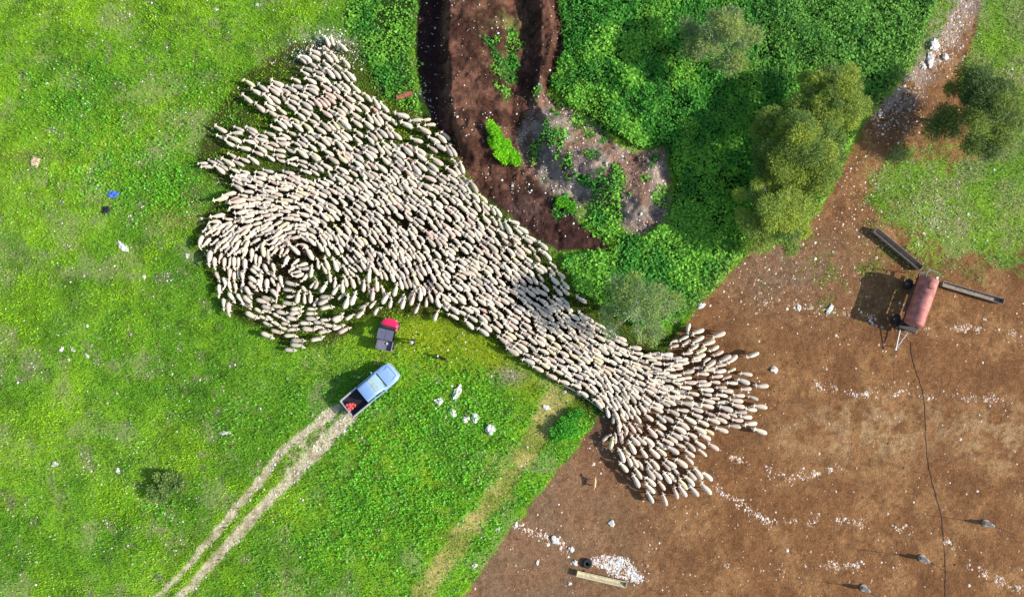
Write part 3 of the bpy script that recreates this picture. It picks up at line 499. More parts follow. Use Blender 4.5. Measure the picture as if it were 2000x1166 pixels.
(1180,860):"24,33,39,55 24,11,33,34 45,52,57,76 48,42,61,62 55,30,65,51 67,42,82,63 65,56,83,74 64,67,82,86 68,80,80,102 78,46,94,63 95,49,108,69 94,34,110,54 110,42,123,58 96,28,118,43 75,27,90,47 114,27,135,43 94,83,102,107 112,73,120,95 118,69,134,92 119,60,135,79 129,54,146,73 134,47,150,65 144,41,159,62 158,49,176,65 153,66,173,86 137,71,153,90 40,22,46,44 44,23,55,43 130,13,151,30 151,12,170,30 168,4,187,17"}
flock = []                                        # mx, my, ux, uy (towards head), length  -- photo pixels
for (ox, oy), s in WIN.items():
    for q in s.split():
        hx, hy, tx, ty = [float(v)*1.2 for v in q.split(',')]
        hx += ox; tx += ox; hy += oy; ty += oy
        l = math.hypot(hx-tx, hy-ty); ux, uy = (hx-tx)/l, (hy-ty)/l; mx, my = (hx+tx)/2, (hy+ty)/2
        ok = True
        for f in flock:
            dx, dy = mx-f[0], my-f[1]
            if abs(dx) > 16 or abs(dy) > 16: continue
            a = dx*ux+dy*uy; b = -dx*uy+dy*ux
            if (a/10)**2+(b/4.6)**2 < 1: ok = False; break
        if ok: flock.append([mx, my, ux, uy, l])
NDIG = len(flock)
DG = np.array(flock)
def heading(x, y):
    d2 = (DG[:, 0]-x)**2+(DG[:, 1]-y)**2; w_ = 1/(d2+300)**1.6
    return float((DG[:, 2]*w_).sum()), float((DG[:, 3]*w_).sum())
FILL = [(455,345),(520,338),(600,350),(640,358),(690,362),(740,368),(800,370),(850,366),(900,374),(950,445),(1000,480),(1050,530),(1085,590),(1150,622),(1205,655),(1255,688),(1300,692),(1340,700),(1335,790),(1290,790),(1245,815),(1215,850),(1195,820),(1178,790),(1125,752),(1060,715),(1010,685),(975,655),(930,625),(880,600),(830,585),(800,570),(760,545),(725,525),(690,505),(640,490),(610,480),(570,478),(520,480),(470,485),(425,480),(410,445),(470,415),(450,395),(440,385),(460,375)]
HOLES = [(735,440,8,5),(985,520,7,5),(1075,650,7,5),(540,430,5,4),(700,430,6,4),(870,520,8,5),(655,434,15,9),(632,442,14,5),(792,436,17,9),(742,487,10,8),(1045,641,9,9),(808,420,12,7),(1000,470,8,6),(575,475,10,8),(1049,687,7,6),(1012,582,10,6),(830,450,10,6),(470,500,6,6)]
CELL = {}
def cadd(f): CELL.setdefault((int(f[0]//24), int(f[1]//24)), []).append(f)
for f in flock: cadd(f)
fx0 = np.array([p[0] for p in FILL]); rg = random.Random(5)
cx_ = np.array([rg.uniform(400, 1345) for _ in range(26000)]); cy_ = np.array([rg.uniform(335, 855) for _ in range(26000)])
okm = sdf(cx_, cy_, FILL) > 0
for x0, y0 in zip(cx_[okm], cy_[okm]):
    if any(((x0-a)/ra)**2+((y0-b)/rb)**2 < 1 for a, b, ra, rb in HOLES): continue
    vx, vy = heading(x0, y0); an = math.atan2(vy, vx)+rg.gauss(0, .10); ux, uy = math.cos(an), math.sin(an)
    dense = 1/(1+math.exp(-(x0-1080)/40)) if y0 > 600 else 0
    dense = max(dense, 1/(1+math.exp((x0-640)/40)))
    A, B = 16.5-2.0*dense, 7.7-.8*dense
    ok = True; ci, cj = int(x0//24), int(y0//24)
    for i in (-1, 0, 1):
        for j in (-1, 0, 1):
            for f in CELL.get((ci+i, cj+j), ()):
                dx, dy = x0-f[0], y0-f[1]; a = dx*ux+dy*uy; b = -dx*uy+dy*ux
                if (a/A)**2+(b/B)**2 < 1: ok = False; break
            if not ok: break
        if not ok: break
    if ok:
        f = [x0, y0, ux, uy, rg.uniform(24, 28)]; flock.append(f); cadd(f)
GAPS = [(500,290,34,14),(530,318,30,10),(850,300,40,16),(820,265,34,16),(815,230,26,12),(865,325,14,18),(560,215,16,16),(700,260,12,9),(660,330,12,9),(535,160,30,12),(495,230,36,16),(620,205,10,8)]
for it in range(14000):
    x0, y0 = (rg.uniform(430, 930), rg.uniform(90, 395)) if it < 9000 else (rg.uniform(1170, 1490), rg.uniform(640, 990))
    if any(((x0-a)/ra)**2+((y0-b)/rb)**2 < 1 for a, b, ra, rb in GAPS): continue
    qd = np.hypot(DG[:, 0]-x0, DG[:, 1]-y0); nb = (qd < 32)
    if nb.sum() < (7 if it < 9000 else 6): continue
    if np.hypot((DG[nb, 0]-x0).mean(), (DG[nb, 1]-y0).mean()) > 7: continue
    vx, vy = heading(x0, y0); an = math.atan2(vy, vx)+rg.gauss(0, .12); ux, uy = math.cos(an), math.sin(an); ok = True; ci, cj = int(x0//24), int(y0//24)
    for i in (-1, 0, 1):
        for j in (-1, 0, 1):
            for f in CELL.get((ci+i, cj+j), ()):
                dx, dy = x0-f[0], y0-f[1]; a = dx*ux+dy*uy; b = -dx*uy+dy*ux
                if (a/(20 if it < 9000 else 22))**2+(b/(9 if it < 9000 else 9.5))**2 < 1: ok = False
    if ok:
        f = [x0, y0, ux, uy, rg.uniform(23, 27)]; flock.append(f); cadd(f)
print('SHEEP', NDIG, len(flock))
def sheep_source(bend, headturn, headdrop, stride):
    b = MB()
    cen = lambda x: bend*(x*x)
    spine = [(-.49,.60,.03,.05),(-.47,.60,.09,.11),(-.41,.61,.145,.16),(-.30,.62,.178,.20),(-.12,.62,.19,.21),(.04,.625,.176,.205),(.16,.64,.15,.19),(.26,.67,.11,.15),(.33,.72-headdrop*.3,.082,.11),(.39,.77-headdrop*.6,.068,.085),(.45,.81-headdrop,.074,.08),(.51,.82-headdrop,.086,.085),(.58,.795-headdrop,.074,.07),(.64,.76-headdrop,.054,.055),(.675,.74-headdrop,.03,.03)]
    secs = []
    for (x, z, a, h_) in spine:
        y = cen(x)+(headturn*max(0, x-.25)**1.3)
        secs.append((x, y, z, a, h_, 2.1))
    b.loft(secs, 16)
    hy = cen(.48)+headturn*.23**1.3; hz = .81-headdrop
    for s_ in (1, -1):
        b.tube([(.475, hy+s_*.04, hz+.03), (.46, hy+s_*.11, hz+.03), (.43, hy+s_*.2, hz+.02)], [.04, .046, .028], 6)
        for (lx, k) in ((.2, 1), (-.32, -1)):
            o = stride*s_*k; y0 = cen(lx)+s_*.105
            b.tube([(lx, y0, .52), (lx+o*.5, y0, .3), (lx+o, y0, .06), (lx+o+.015, y0, 0)], [.07, .042, .026, .032], 6)
    b.tube([(-.45, cen(-.45), .66), (-.50, cen(-.5), .58), (-.52, cen(-.52), .45)], [.045, .04, .02], 6)
    me = bpy.data.meshes.new('tmp'); bmesh.ops.recalc_face_normals(b.bm, faces=b.bm.faces); b.bm.to_mesh(me); b.bm.free()
    o = bpy.data.objects.new('tmp', me); COL.objects.link(o)
    rm = o.modifiers.new('r', 'REMESH'); rm.mode = 'VOXEL'; rm.voxel_size = .024
    sm = o.modifiers.new('s', 'SMOOTH'); sm.factor = .5; sm.iterations = 2
    dc = o.modifiers.new('d', 'DECIMATE')
    res = []
    for ratio in (.38, .16):
        dc.ratio = ratio; dg = bpy.context.evaluated_depsgraph_get(); dg.update()
        res.append(bpy.data.meshes.new_from_object(o.evaluated_get(dg)))
    bpy.data.objects.remove(o)
    return res
POSES = [sheep_source(*p) for p in [(0,0,0,.06),(.08,.25,.03,.09),(-.08,-.25,.0,-.08),(.05,-.5,.10,.05),(-.05,.5,.05,-.05),(.28,.9,.0,.04),(-.28,-.9,.03,.05)]]
TINTS = [L(226,212,190), L(217,200,180), L(233,221,200), L(204,193,180), L(218,192,176), L(228,214,176), L(190,177,160), L(216,178,160)]
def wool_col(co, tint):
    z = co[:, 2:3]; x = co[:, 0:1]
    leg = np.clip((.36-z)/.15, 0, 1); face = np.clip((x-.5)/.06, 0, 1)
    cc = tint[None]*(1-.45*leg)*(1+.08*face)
    dirt = sst(.55, .75, vnoise(co[:, 0]*9+50, co[:, 1]*9+50, 1.3, 3))[:, None]*.12
    return cc*(1-dirt*np.array([[.8, 1, 1.4]]))
def tri_arrays(me):
    me.calc_loop_triangles(); n = len(me.loop_triangles); t = np.empty(n*3, np.int32); me.loop_triangles.foreach_get('vertices', t)
    v = np.empty(len(me.vertices)*3, np.float32); me.vertices.foreach_get('co', v); return v.reshape(-1, 3), t.reshape(-1, 3)
HI = {}
for i, (hi, lo) in enumerate(POSES):
    v, t = tri_arrays(hi)
    for k, tn in enumerate(TINTS):
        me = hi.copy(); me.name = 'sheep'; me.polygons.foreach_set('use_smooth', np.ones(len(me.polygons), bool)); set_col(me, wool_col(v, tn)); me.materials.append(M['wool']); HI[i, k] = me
LO = [tri_arrays(lo) for hi, lo in POSES]
def zone_d(f): return None
FD = sdf(np.array([f[0] for f in flock]), np.array([f[1] for f in flock]), P_FLOCK)
# how open a sheep stands: mean distance to its five nearest neighbours, plus how near the edge it is
FA = np.array(flock); open_ = []
for i in range(len(FA)):
    d = np.hypot(FA[:, 0]-FA[i, 0], FA[:, 1]-FA[i, 1]); d.partition(6)
    dd = np.hypot(FA[:, 0]-FA[i, 0], FA[:, 1]-FA[i, 1]); near = (dd < 45) & (dd > 0)
    v = np.array([(FA[near, 0]-FA[i, 0]).mean(), (FA[near, 1]-FA[i, 1]).mean()]) if near.any() else np.array([40., 0])
    open_.append(np.sort(dd)[1:6].mean()+np.hypot(*v)*1.5+(0 if i < NDIG else -100))
open_ = np.array(open_); pick = set(np.argsort(-open_)[:300].tolist())
ANCH = [(395,318,'at the head of the leftmost line on the meadow'),(430,270,'in the line left of the flock'),(460,285,'in the long left finger of the flock'),(510,265,'in the upper line of the left finger'),(560,290,'where the left finger joins the flock'),(490,305,'trailing under the left finger on green weeds'),(480,200,'at the grassy tip of the upper left finger'),(520,215,'in the upper left finger'),(560,240,'along the lower edge of the upper left finger'),(590,110,'on the stony patch at the top tip'),(640,95,'at the very top tip of the flock'),(620,140,'in loose rows below the top tip'),(665,150,'along the upper right edge near the top'),(560,170,'on the grass left of the top tip rows'),(600,190,'in the loose rows of the upper arm'),(650,220,'beside the pinkish sheep in the upper arm'),(700,190,'on the right edge beside the tall weeds'),(725,240,'in open rows left of the rusty sheet'),(765,235,'near the weeds beside the brown pit'),(800,235,'in the cluster at the pit bank'),(850,240,'on the green bank by the pit corner'),(830,290,'on the green gap beside the pit'),(880,280,'in single file along the pit edge'),(895,330,'in file along the pit bank'),(840,330,'in open rows on the grass gap'),(930,390,'at the pit edge above the bend'),(985,430,'beside the bare dark soil of the pit'),(1030,455,'at the right edge below the pit'),(1075,500,'on the right edge by the weed clump'),(1105,560,'on the right edge by the white ball'),(1150,590,'on the edge below the navy box'),(420,400,'on the left bulge beside weeds'),(400,430,'at the left rim of the swirl'),(395,470,'turning down at the far left of the swirl'),(415,520,'walking down the left rim of the swirl'),(435,580,'leaving the lower left of the swirl'),(470,590,'inside the lower left curve of the swirl'),(520,600,'inside the swirl at the bottom'),(510,640,'on the lower left rim of the swirl'),(560,660,'below the swirl on bright grass'),(600,640,'along the bottom rim of the swirl'),(650,630,'on the lower right rim of the swirl'),(560,540,'near the hub of the swirl'),(600,560,'just right of the swirl hub'),(640,570,'in the open ring right of the swirl hub'),(680,590,'left of the red utility vehicle'),(720,590,'above the red utility vehicle'),(760,580,'in the fringe above the utility vehicle'),(805,590,'in the fringe right of the utility vehicle'),(850,590,'in the ragged lower fringe above the man'),(890,615,'on the lower edge right of the man'),(930,650,'along the lower edge above olive grass'),(980,680,'on the lower edge towards the rail'),(1040,725,'on the lower edge just left of the rail'),(1110,765,'pressed along the thin metal rail'),(1345,650,'at the upper end of the fan by the weeds'),(1380,665,'in the upper rows of the fan on brown soil'),(1400,710,'in the upper right of the fan'),(1450,700,'at the far upper right of the fan'),(1440,740,'at the right tips of the fan'),(1350,720,'inside the upper fan'),(1390,750,'in the middle right rows of the fan'),(1345,770,'in the middle rows of the fan'),(1400,790,'in the right middle of the fan'),(1460,780,'at the outermost right tip of the fan'),(1440,820,'in the lower right tips of the fan'),(1385,820,'in the lower right rows of the fan'),(1330,820,'inside the lower fan'),(1370,870,'at the lower right edge of the fan'),(1320,870,'in the lower rows of the fan'),(1275,850,'in the lower left middle of the fan'),(1200,850,'at the narrow gap beside the black mud'),(1235,880,'on the left edge of the lower fan'),(1290,910,'near the bottom of the fan'),(1260,950,'at the bottom left tip of the fan'),(1310,960,'at the very bottom of the fan'),(1350,930,'at the bottom right tip of the fan')]
AR = np.array([(a, b) for a, b, _ in ANCH])
groups = {}
for i in pick:
    f = flock[i]; k = int(np.argmin(np.hypot(AR[:, 0]-f[0], AR[:, 1]-f[1]))); groups.setdefault(k, []).append(i)
ORD = ['first','second','third','fourth','fifth','sixth','seventh','eighth','ninth','tenth','eleventh','twelfth','thirteenth','fourteenth','fifteenth','sixteenth']
TN = ['cream','pinkish cream','pale cream','greyish cream','pinkish','yellowish cream','dull greyish','reddish pink']
labels = {}
for k, ids in groups.items():
    P = np.array([flock[i][:2] for i in ids]); vert = np.ptp(P[:, 1]) > np.ptp(P[:, 0])
    ids.sort(key=lambda i: flock[i][1 if vert else 0])
    for r_, i in enumerate(ids):
        pos = ('only open one' if len(ids) == 1 else ORD[min(r_, 15)]+(' from the top' if vert else ' from the left'))
        labels[i] = (pos, ANCH[k][2])
SC = []; SV = []; SF = []; off = 0
rg = random.Random(3)
for i, (mx, my, ux, uy, l) in enumerate(flock):
    (hx, hy), (tx, ty) = at(mx+ux*l/2, my+uy*l/2, .72), at(mx-ux*l/2, my-uy*l/2, .62)
    yaw = math.atan2(hy-ty, hx-tx); ln = math.hypot(hx-tx, hy-ty)
    sc = min(1.2, max(.74, ln/1.14))*rg.uniform(.95, 1.05); wx = (hx+tx)/2-.08*math.cos(yaw)*sc; wy = (hy+ty)/2-.08*math.sin(yaw)*sc; z = gz(wx, wy)
    po = rg.choices(range(7), [6, 4, 4, 2, 2, .5, .5])[0]
    tn = rg.choices(range(8), [7, 4, 4, 3, 1, .7, 1.2, .12])[0]
    if 615 < mx < 660 and 180 < my < 210: tn = 4
    wid = sc*rg.uniform(.86, 1.02)
    if i in pick:
        o = bpy.data.objects.new('sheep', HI[po, tn]); COL.objects.link(o)
        o.location = (wx, wy, z); o.rotation_euler = (0, 0, yaw); o.scale = (sc, wid, sc*rg.uniform(.95, 1.05))
        pos, where = labels[i]
        lb = f'{TN[tn]} sheep {where}, {pos}'
        if len(lb.split()) > 16: lb = f'sheep {where}, {pos}'
        tag(o, lb, 'sheep', 'sheep of the flock')
    else:
        v, t = LO[po]; cs, sn = math.cos(yaw), math.sin(yaw)
        x = v[:, 0]*sc; y = v[:, 1]*wid
        SV.append(np.stack([x*cs-y*sn+wx, x*sn+y*cs+wy, v[:, 2]*sc*rg.uniform(.94, 1.06)+z], -1)); SF.append(t+off); off += len(v)
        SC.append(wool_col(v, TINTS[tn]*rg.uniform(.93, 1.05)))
o = link('sheep_flock', np_mesh('sheep_flock', np.concatenate(SV), np.concatenate(SF), np.concatenate(SC), True), mat=M['wool'])
tag(o, 'tightly packed cream sheep in the middle of the flock', 'sheep', 'sheep of the flock', 'stuff')
# ---------------------------------------------------------------- dogs
def dog(name, px, py, hx, hy, tx, ty, body, patch, label, slim=1.0):
    b = MB()
    b.loft([(-.34,0,.5,.03,.04,2),(-.32,0,.5,.075*slim,.09,2),(-.2,0,.5,.095*slim,.11,2),(0,0,.5,.10*slim,.12,2),(.15,0,.51,.11*slim,.15,2),(.26,0,.54,.085*slim,.12,2),(.33,0,.62,.06,.075,2),(.38,0,.67,.062,.07,2),(.44,0,.67,.06,.065,2),(.5,0,.645,.038,.04,2),(.57,0,.63,.028,.03,2),(.585,0,.625,.015,.018,2)], 14)
    for s_ in (1, -1):
        b.tube([(.4, s_*.045, .70), (.395, s_*.065, .76), (.39, s_*.075, .78)], [.026, .02, .008], 6)
        b.tube([(.2, s_*.065, .46), (.19, s_*.07, .26), (.2, s_*.07, .05), (.23, s_*.07, .015)], [.05, .03, .022, .028], 6)
        b.tube([(-.26, s_*.06, .47), (-.2, s_*.07, .33), (-.31, s_*.07, .2), (-.28, s_*.07, .04), (-.25, s_*.07, .015)], [.07, .045, .025, .02, .026], 6)
    b.tube([(-.32, 0, .54), (-.42, .02, .55), (-.52, .05, .6), (-.6, .1, .66)], [.035, .03, .025, .01], 6)
    me = bpy.data.meshes.new('tmp'); bmesh.ops.recalc_face_normals(b.bm, faces=b.bm.faces); b.bm.to_mesh(me); b.bm.free()
    o = bpy.data.objects.new('tmp', me); COL.objects.link(o)
    rm = o.modifiers.new('r', 'REMESH'); rm.mode = 'VOXEL'; rm.voxel_size = .016; sm = o.modifiers.new('s', 'SMOOTH'); sm.iterations = 2
    dg = bpy.context.evaluated_depsgraph_get(); m2 = bpy.data.meshes.new_from_object(o.evaluated_get(dg)); bpy.data.objects.remove(o)
    v, t = tri_arrays(m2); m2.polygons.foreach_set('use_smooth', np.ones(len(m2.polygons), bool))
    cc = np.tile(L(*body), (len(v), 1)); k = (((v[:, 0] > .27) & (v[:, 0] < .38)) | (v[:, 2] < .08)); cc[k] = L(*patch)
    set_col(m2, cc); m2.materials.append(M['fur'])
    (ax, ay), (bx, by) = at(hx, hy, .6), at(tx, ty, .5)
    q = bpy.data.objects.new(name, m2); COL.objects.link(q); yaw = math.atan2(ay-by, ax-bx)
    q.location = ((ax+bx)/2, (ay+by)/2, gz((ax+bx)/2, (ay+by)/2)); q.rotation_euler = (0, 0, yaw); return tag(q, label, 'dog')
dog('dog', 862, 698, 852, 694, 873, 704, (22,22,26), (225,225,225), 'black dog with a white collar patch on the grass right of the man')
dog('dog', 1162, 943, 1163, 931, 1161, 957, (226,178,132), (250,225,190), 'slim pale tan dog alone on the brown yard below the flock', 1.05)
# ---------------------------------------------------------------- man
def person(px, py, yaw):
    x, y = spot(px, py)
    root = empty('person', (x, y, gz(x, y)), yaw, label='standing man in dark clothes and a white cap beside the red utility vehicle', cat='person')
    def skin_mesh(verts, edges, radii, name, mat, sub=2):
        me = bpy.data.meshes.new('t'); me.from_pydata(verts, edges, []); o = bpy.data.objects.new('t', me); COL.objects.link(o)
        o.modifiers.new('s', 'SKIN'); sb = o.modifiers.new('b', 'SUBSURF'); sb.levels = sub; sb.render_levels = sub
        for i, r_ in enumerate(radii): me.skin_vertices[0].data[i].radius = r_ if isinstance(r_, tuple) else (r_, r_)
        me.skin_vertices[0].data[0].use_root = True
        dg = bpy.context.evaluated_depsgraph_get(); m2 = bpy.data.meshes.new_from_object(o.evaluated_get(dg)); bpy.data.objects.remove(o)
        for p in m2.polygons: p.use_smooth = True
        return link(name, m2, root, mat)
    V_ = [(0,0,.95),(0,0,1.12),(0,0,1.3),(0,0,1.45),(.01,0,1.53),(.02,0,1.60),(.03,0,1.68),(.02,0,1.74),
          (0,.1,.88),(.04,.11,.5),(0,.11,.09),(.13,.13,.04),(0,-.1,.88),(-.03,-.11,.5),(-.08,-.11,.09),(.05,-.13,.04),
          (0,.2,1.42),(-.02,.27,1.13),(.12,.25,.92),(.17,.245,.86),(0,-.2,1.42),(-.03,-.27,1.13),(.1,-.26,.92),(.15,-.255,.86)]
    E_ = [(0,1),(1,2),(2,3),(3,4),(4,5),(5,6),(6,7),(0,8),(8,9),(9,10),(10,11),(0,12),(12,13),(13,14),(14,15),(3,16),(16,17),(17,18),(18,19),(3,20),(20,21),(21,22),(22,23)]
    rad = [(.13,.16),(.12,.15),(.13,.17),(.1,.13),.055,.075,.095,.07,.1,.065,.045,.05,.1,.065,.045,.05,.065,.048,.032,.035,.065,.048,.032,.035]
    body = skin_mesh(V_, E_, rad, 'body', M['darkcloth'])
    body.data.materials.append(M['skin'])
    for p in body.data.polygons:
        c_ = p.center
        if c_.z > 1.52 or (abs(c_.y) > .2 and c_.z < .95 and c_.z > .75): p.material_index = 1
    for s_ in (1, -1):
        f = MB()
        for k in range(4): f.tube([(.17+.004*k, s_*.25+(k-1.5)*.02, .85), (.185, s_*.25+(k-1.5)*.021, .80), (.175, s_*.25+(k-1.5)*.02, .765+.006*abs(k-1.5))], [.011, .010, .007], 6)
        f.tube([(.17, s_*.25-s_*.03, .87), (.2, s_*.25-s_*.055, .84), (.21, s_*.25-s_*.055, .81)], [.012, .011, .008], 6)
        f.build('fingers', M['skin'], root, True)
    f = MB().tube([(.10, 0, 1.66), (.135, 0, 1.64)], [.02, .012], 6); f.build('nose', M['skin'], root, True)
    cp = MB().lathe([(.115, 0), (.118, .03), (.108, .07), (.075, .105), (.02, .12)], 'z', 20, (.03, 0, 1.70)).build('cap', M['white'], root, True)
    MB().loft([(.12,0,1.715,.09,.008,2),(.17,0,1.71,.085,.008,2),(.21,0,1.70,.05,.007,2)], 12).build('peak', M['white'], cp, True)
person(811, 668, R(200))
# ---------------------------------------------------------------- wheels
def wheel(parent, x, y, r, wd, z=None):
    z = r if z is None else z; hw = wd/2
    t = MB().lathe([(r*.58, -hw*.9), (r*.9, -hw), (r, -hw*.6), (r, hw*.6), (r*.9, hw), (r*.58, hw*.9)], 'y', 26).build('wheel', M['rubber'], parent, True)
    t.location = (x, y, z)
    MB().lathe([(r*.1, -hw*.95), (r*.55, -hw*.8), (r*.59, -hw*.92), (r*.59, hw*.92), (r*.55, hw*.8), (r*.1, hw*.95)], 'y', 20).build('rim', M['steel'], t, True)
    return t
# ---------------------------------------------------------------- pickup
(fx_, fy_), (rx_, ry_) = at(768, 723, 1.0), at(678, 798, 1.0)
yaw = math.atan2(fy_-ry_, fx_-rx_); px_, py_ = (fx_+rx_)/2, (fy_+ry_)/2
pk = empty('pickup_truck', (px_, py_, gz(px_, py_)), yaw, label='light blue pickup with red bundles in its bed at the end of the track', cat='pickup')
pk.scale = (1, 1, 1)
hw = .87
body = MB()
body.loft([(-.62,0,.72,hw,.33,7),(0,0,.72,hw,.33,7),(1.0,0,.72,hw,.345,6),(1.35,0,.73,hw,.35,5),(1.9,0,.72,hw-.01,.33,4.5),(2.2,0,.70,hw-.07,.29,4),(2.38,0,.67,hw-.2,.24,3.4),(2.46,0,.65,hw-.38,.19,3)], 36)
body.build('body', M['bluepaint'], pk, True)
cab = MB().loft([(-.66,0,1.3,.70,.26,7),(-.62,0,1.37,.70,.33,6),(-.5,0,1.4,.705,.35,6),(.1,0,1.41,.705,.36,6),(.34,0,1.40,.70,.35,6),(.5,0,1.36,.70,.30,6),(.8,0,1.24,.72,.22,6),(1.1,0,1.1,.74,.09,6)], 36)
cabo = cab.build('cab', M['bluepaint'], pk, True)
MB().poly([(.40,-.60,1.738),(.42,0,1.755),(.40,.60,1.738),(1.14,.69,1.16),(1.19,0,1.175),(1.14,-.69,1.16)], -.02).build('windscreen', M['windscreen'], pk)
MB().poly([(-.675,-.58,1.62),(-.675,.58,1.62),(-.7,.62,1.2),(-.7,-.62,1.2)], .03).build('rear_window', M['glass'], pk)
for s_ in (1, -1):
    MB().poly([(-.52,s_*.712,1.6),(-.05,s_*.722,1.62),(-.05,s_*.80,1.12),(-.55,s_*.80,1.12)], .025).build('side_window', M['glass'], pk)
    MB().poly([(.03,s_*.722,1.62),(.38,s_*.72,1.6),(.86,s_*.80,1.13),(.03,s_*.80,1.12)], .025).build('side_window', M['glass'], pk)
    MB().box(.92, s_*.96, 1.14, .12, .2, .14, .04).build('mirror', M['bluepaint'], pk, True)
    MB().box(2.27, s_*.62, .80, .22, .26, .13, .04).build('headlight', M['lamp'], pk, True)
    MB().box(-2.47, s_*.76, .85, .05, .12, .3, .02).build('tail_light', M['redstuff'], pk, True)
    for wx_ in (1.55, -1.55): wheel(pk, wx_, s_*.76, .37, .25)
    MB().loft([(-2.42,s_*(hw-.06),.78,.065,.30,4),(-2.3,s_*(hw-.05),.78,.075,.32,5),(-1.0,s_*(hw-.05),.78,.075,.32,5),(-.72,s_*(hw-.05),.78,.075,.32,5)], 14).build('bed_side', M['silver'], pk, True)
sm_ = MB()
for s_ in (1, -1):
    sm_.box(1.75, s_*.52, 1.048, 1.05, .012, .02); sm_.tube([(1.2, s_*.15+.1, 1.09), (.95, s_*.15-.32, 1.27)], .012, 5)
sm_.box(2.27, 0, .99, .012, 1.04, .02)
sm_.build('hood_seams', M['black'], pk)
MB().box(1.19, 0, 1.072, .09, 1.3, .03, .01).build('wiper_cowl', M['black'], pk)
MB().box(-1.57, 0, .66, 1.66, 1.52, .06).build('bed_floor', M['black'], pk)
MB().box(-.73, 0, .86, .05, 1.56, .4, .02).build('bed_front', M['black'], pk)
MB().box(-2.42, 0, .84, .08, 1.56, .46, .03).build('tailgate', M['silver'], pk, True)
MB().box(-2.52, 0, .5, .12, 1.6, .15, .04).build('rear_bumper', M['silver'], pk, True)
MB().box(2.38, 0, .45, .2, 1.4, .18, .06).build('front_bumper', M['silver'], pk, True)
rot = Matrix.Rotation(yaw, 4, 'Z')
b = MB()
for k in range(13):
    b.blob((random.uniform(-.32, .26), random.uniform(-.36, .36), .14+random.uniform(0, .22)), (random.uniform(.09, .14),)*2+(random.uniform(.08, .12),), 2, .2, k)
v_ = rot @ Vector((-2.0, .12, .69)); b.build('red_bundle', M['redstuff'], None, True, (px_+v_.x, py_+v_.y, v_.z+gz(px_, py_)), yaw)
tag(bpy.data.objects['red_bundle'], 'heap of small red bundles lying in the pickup bed', 'bundle')
# ---------------------------------------------------------------- utility vehicle
(fx_, fy_), (rx_, ry_) = at(763, 622, 1.0), at(748, 684, 1.0)
yaw = math.atan2(fy_-ry_, fx_-rx_); ux_, uy_ = (fx_+rx_)/2, (fy_+ry_)/2
ut = empty('utility_vehicle', (ux_, uy_, gz(ux_, uy_)), yaw, label='small farm utility vehicle with red hood and grey roof parked by the flock', cat='utility vehicle')
MB().loft([(.42,0,.72,.68,.22,4),(.7,0,.74,.72,.26,3.4),(.95,0,.72,.68,.24,3),(1.15,0,.68,.56,.2,2.8),(1.27,0,.64,.36,.15,2.5),(1.31,0,.62,.15,.08,2.2)], 28).build('hood', M['redpaint'], ut, True)
MB().box(0, 0, .42, 2.3, 1.1, .18, .05).build('chassis', M['black'], ut, True)
MB().poly([(.36,-.62,1.70),(.36,.62,1.70),(.68,.66,1.0),(.68,-.66,1.0)], .03).build('windscreen', M['glass'], ut)
MB().box(.08, 0, .62, .55, 1.2, .22, .06).build('seat', M['black'], ut, True)
r_ = MB()
for s_ in (1, -1):
    r_.tube([(.72, s_*.64, .8), (.4, s_*.62, 1.7), (-.4, s_*.62, 1.7), (-.5, s_*.64, .6)], .03, 8)
    wheel(ut, .82, s_*.6, .31, .24); wheel(ut, -.82, s_*.6, .31, .26)
    MB().box(1.17, s_*.4, .74, .12, .17, .1, .03).build('headlight', M['lamp'], ut, True)
r_.tube([(-.4, -.62, 1.7), (-.4, .62, 1.7)], .03, 8)
r_.build('roll_cage', M['black'], ut, True)
rf = MB()
rf.box(-.02, -.32, 1.75, .82, .62, .05, .02); rf.box(-.02, .32, 1.75, .82, .62, .05, .02); rf.box(-.02, 0, 1.745, .8, .03, .03)
rf.build('roof', M['greyroof'], ut, True)
bd = MB(); bd.box(-.87, 0, .78, .82, 1.24, .05)
for s_ in (1, -1): bd.box(-.87, s_*.62, .93, .82, .05, .28, .015)
bd.box(-1.27, 0, .93, .05, 1.24, .28, .015); bd.box(-.46, 0, .95, .05, 1.24, .32, .015)
bdo = bd.build('cargo_box', M['bedgrey'], ut, True)
MB().box(-.87, .30, 1.02, .76, .56, .05, .02).build('lid', M['bedgrey'], bdo, True)
rot = Matrix.Rotation(yaw, 4, 'Z'); v_ = rot @ Vector((-.72, -.18, .805))
MB().lathe([(.07, 0), (.09, .16), (.085, .17), (.0001, .172)], 'z', 16).build('white_tub', M['white'], None, True, (ux_+v_.x, uy_+v_.y, v_.z+gz(ux_, uy_)))
tag(bpy.data.objects['white_tub'], 'small white tub standing in the cargo box of the utility vehicle', 'tub')
# ---------------------------------------------------------------- tank trailer
(fx_, fy_), (rx_, ry_) = at(1783, 636, 1.7), at(1816, 541, 1.7)      # front end is at the drawbar
yaw = math.atan2(fy_-ry_, fx_-rx_); tx_, ty_ = (fx_+rx_)/2, (fy_+ry_)/2; hl = math.hypot(fx_-rx_, fy_-ry_)/2
tk = empty('tank_trailer', (tx_, ty_, gz(tx_, ty_)), yaw, label='faded pinkish red cylindrical water tank trailer with drawbar on the yard', cat='tank trailer')
rr = .72
tb = MB().lathe([(.0001, -hl), (rr*.6, -hl+.02), (rr*.9, -hl+.09), (rr, -hl+.2), (rr, -hl*.34), (rr+.012, -hl*.33), (rr+.012, -hl*.31), (rr, -hl*.3), (rr, hl*.3), (rr+.012, hl*.31), (rr+.012, hl*.33), (rr, hl*.34), (rr, hl-.2), (rr*.9, hl-.09), (rr*.6, hl-.02), (.0001, hl)], 'x', 40, (0, 0, 1.70)).build('tank', M['tank'], tk, True)
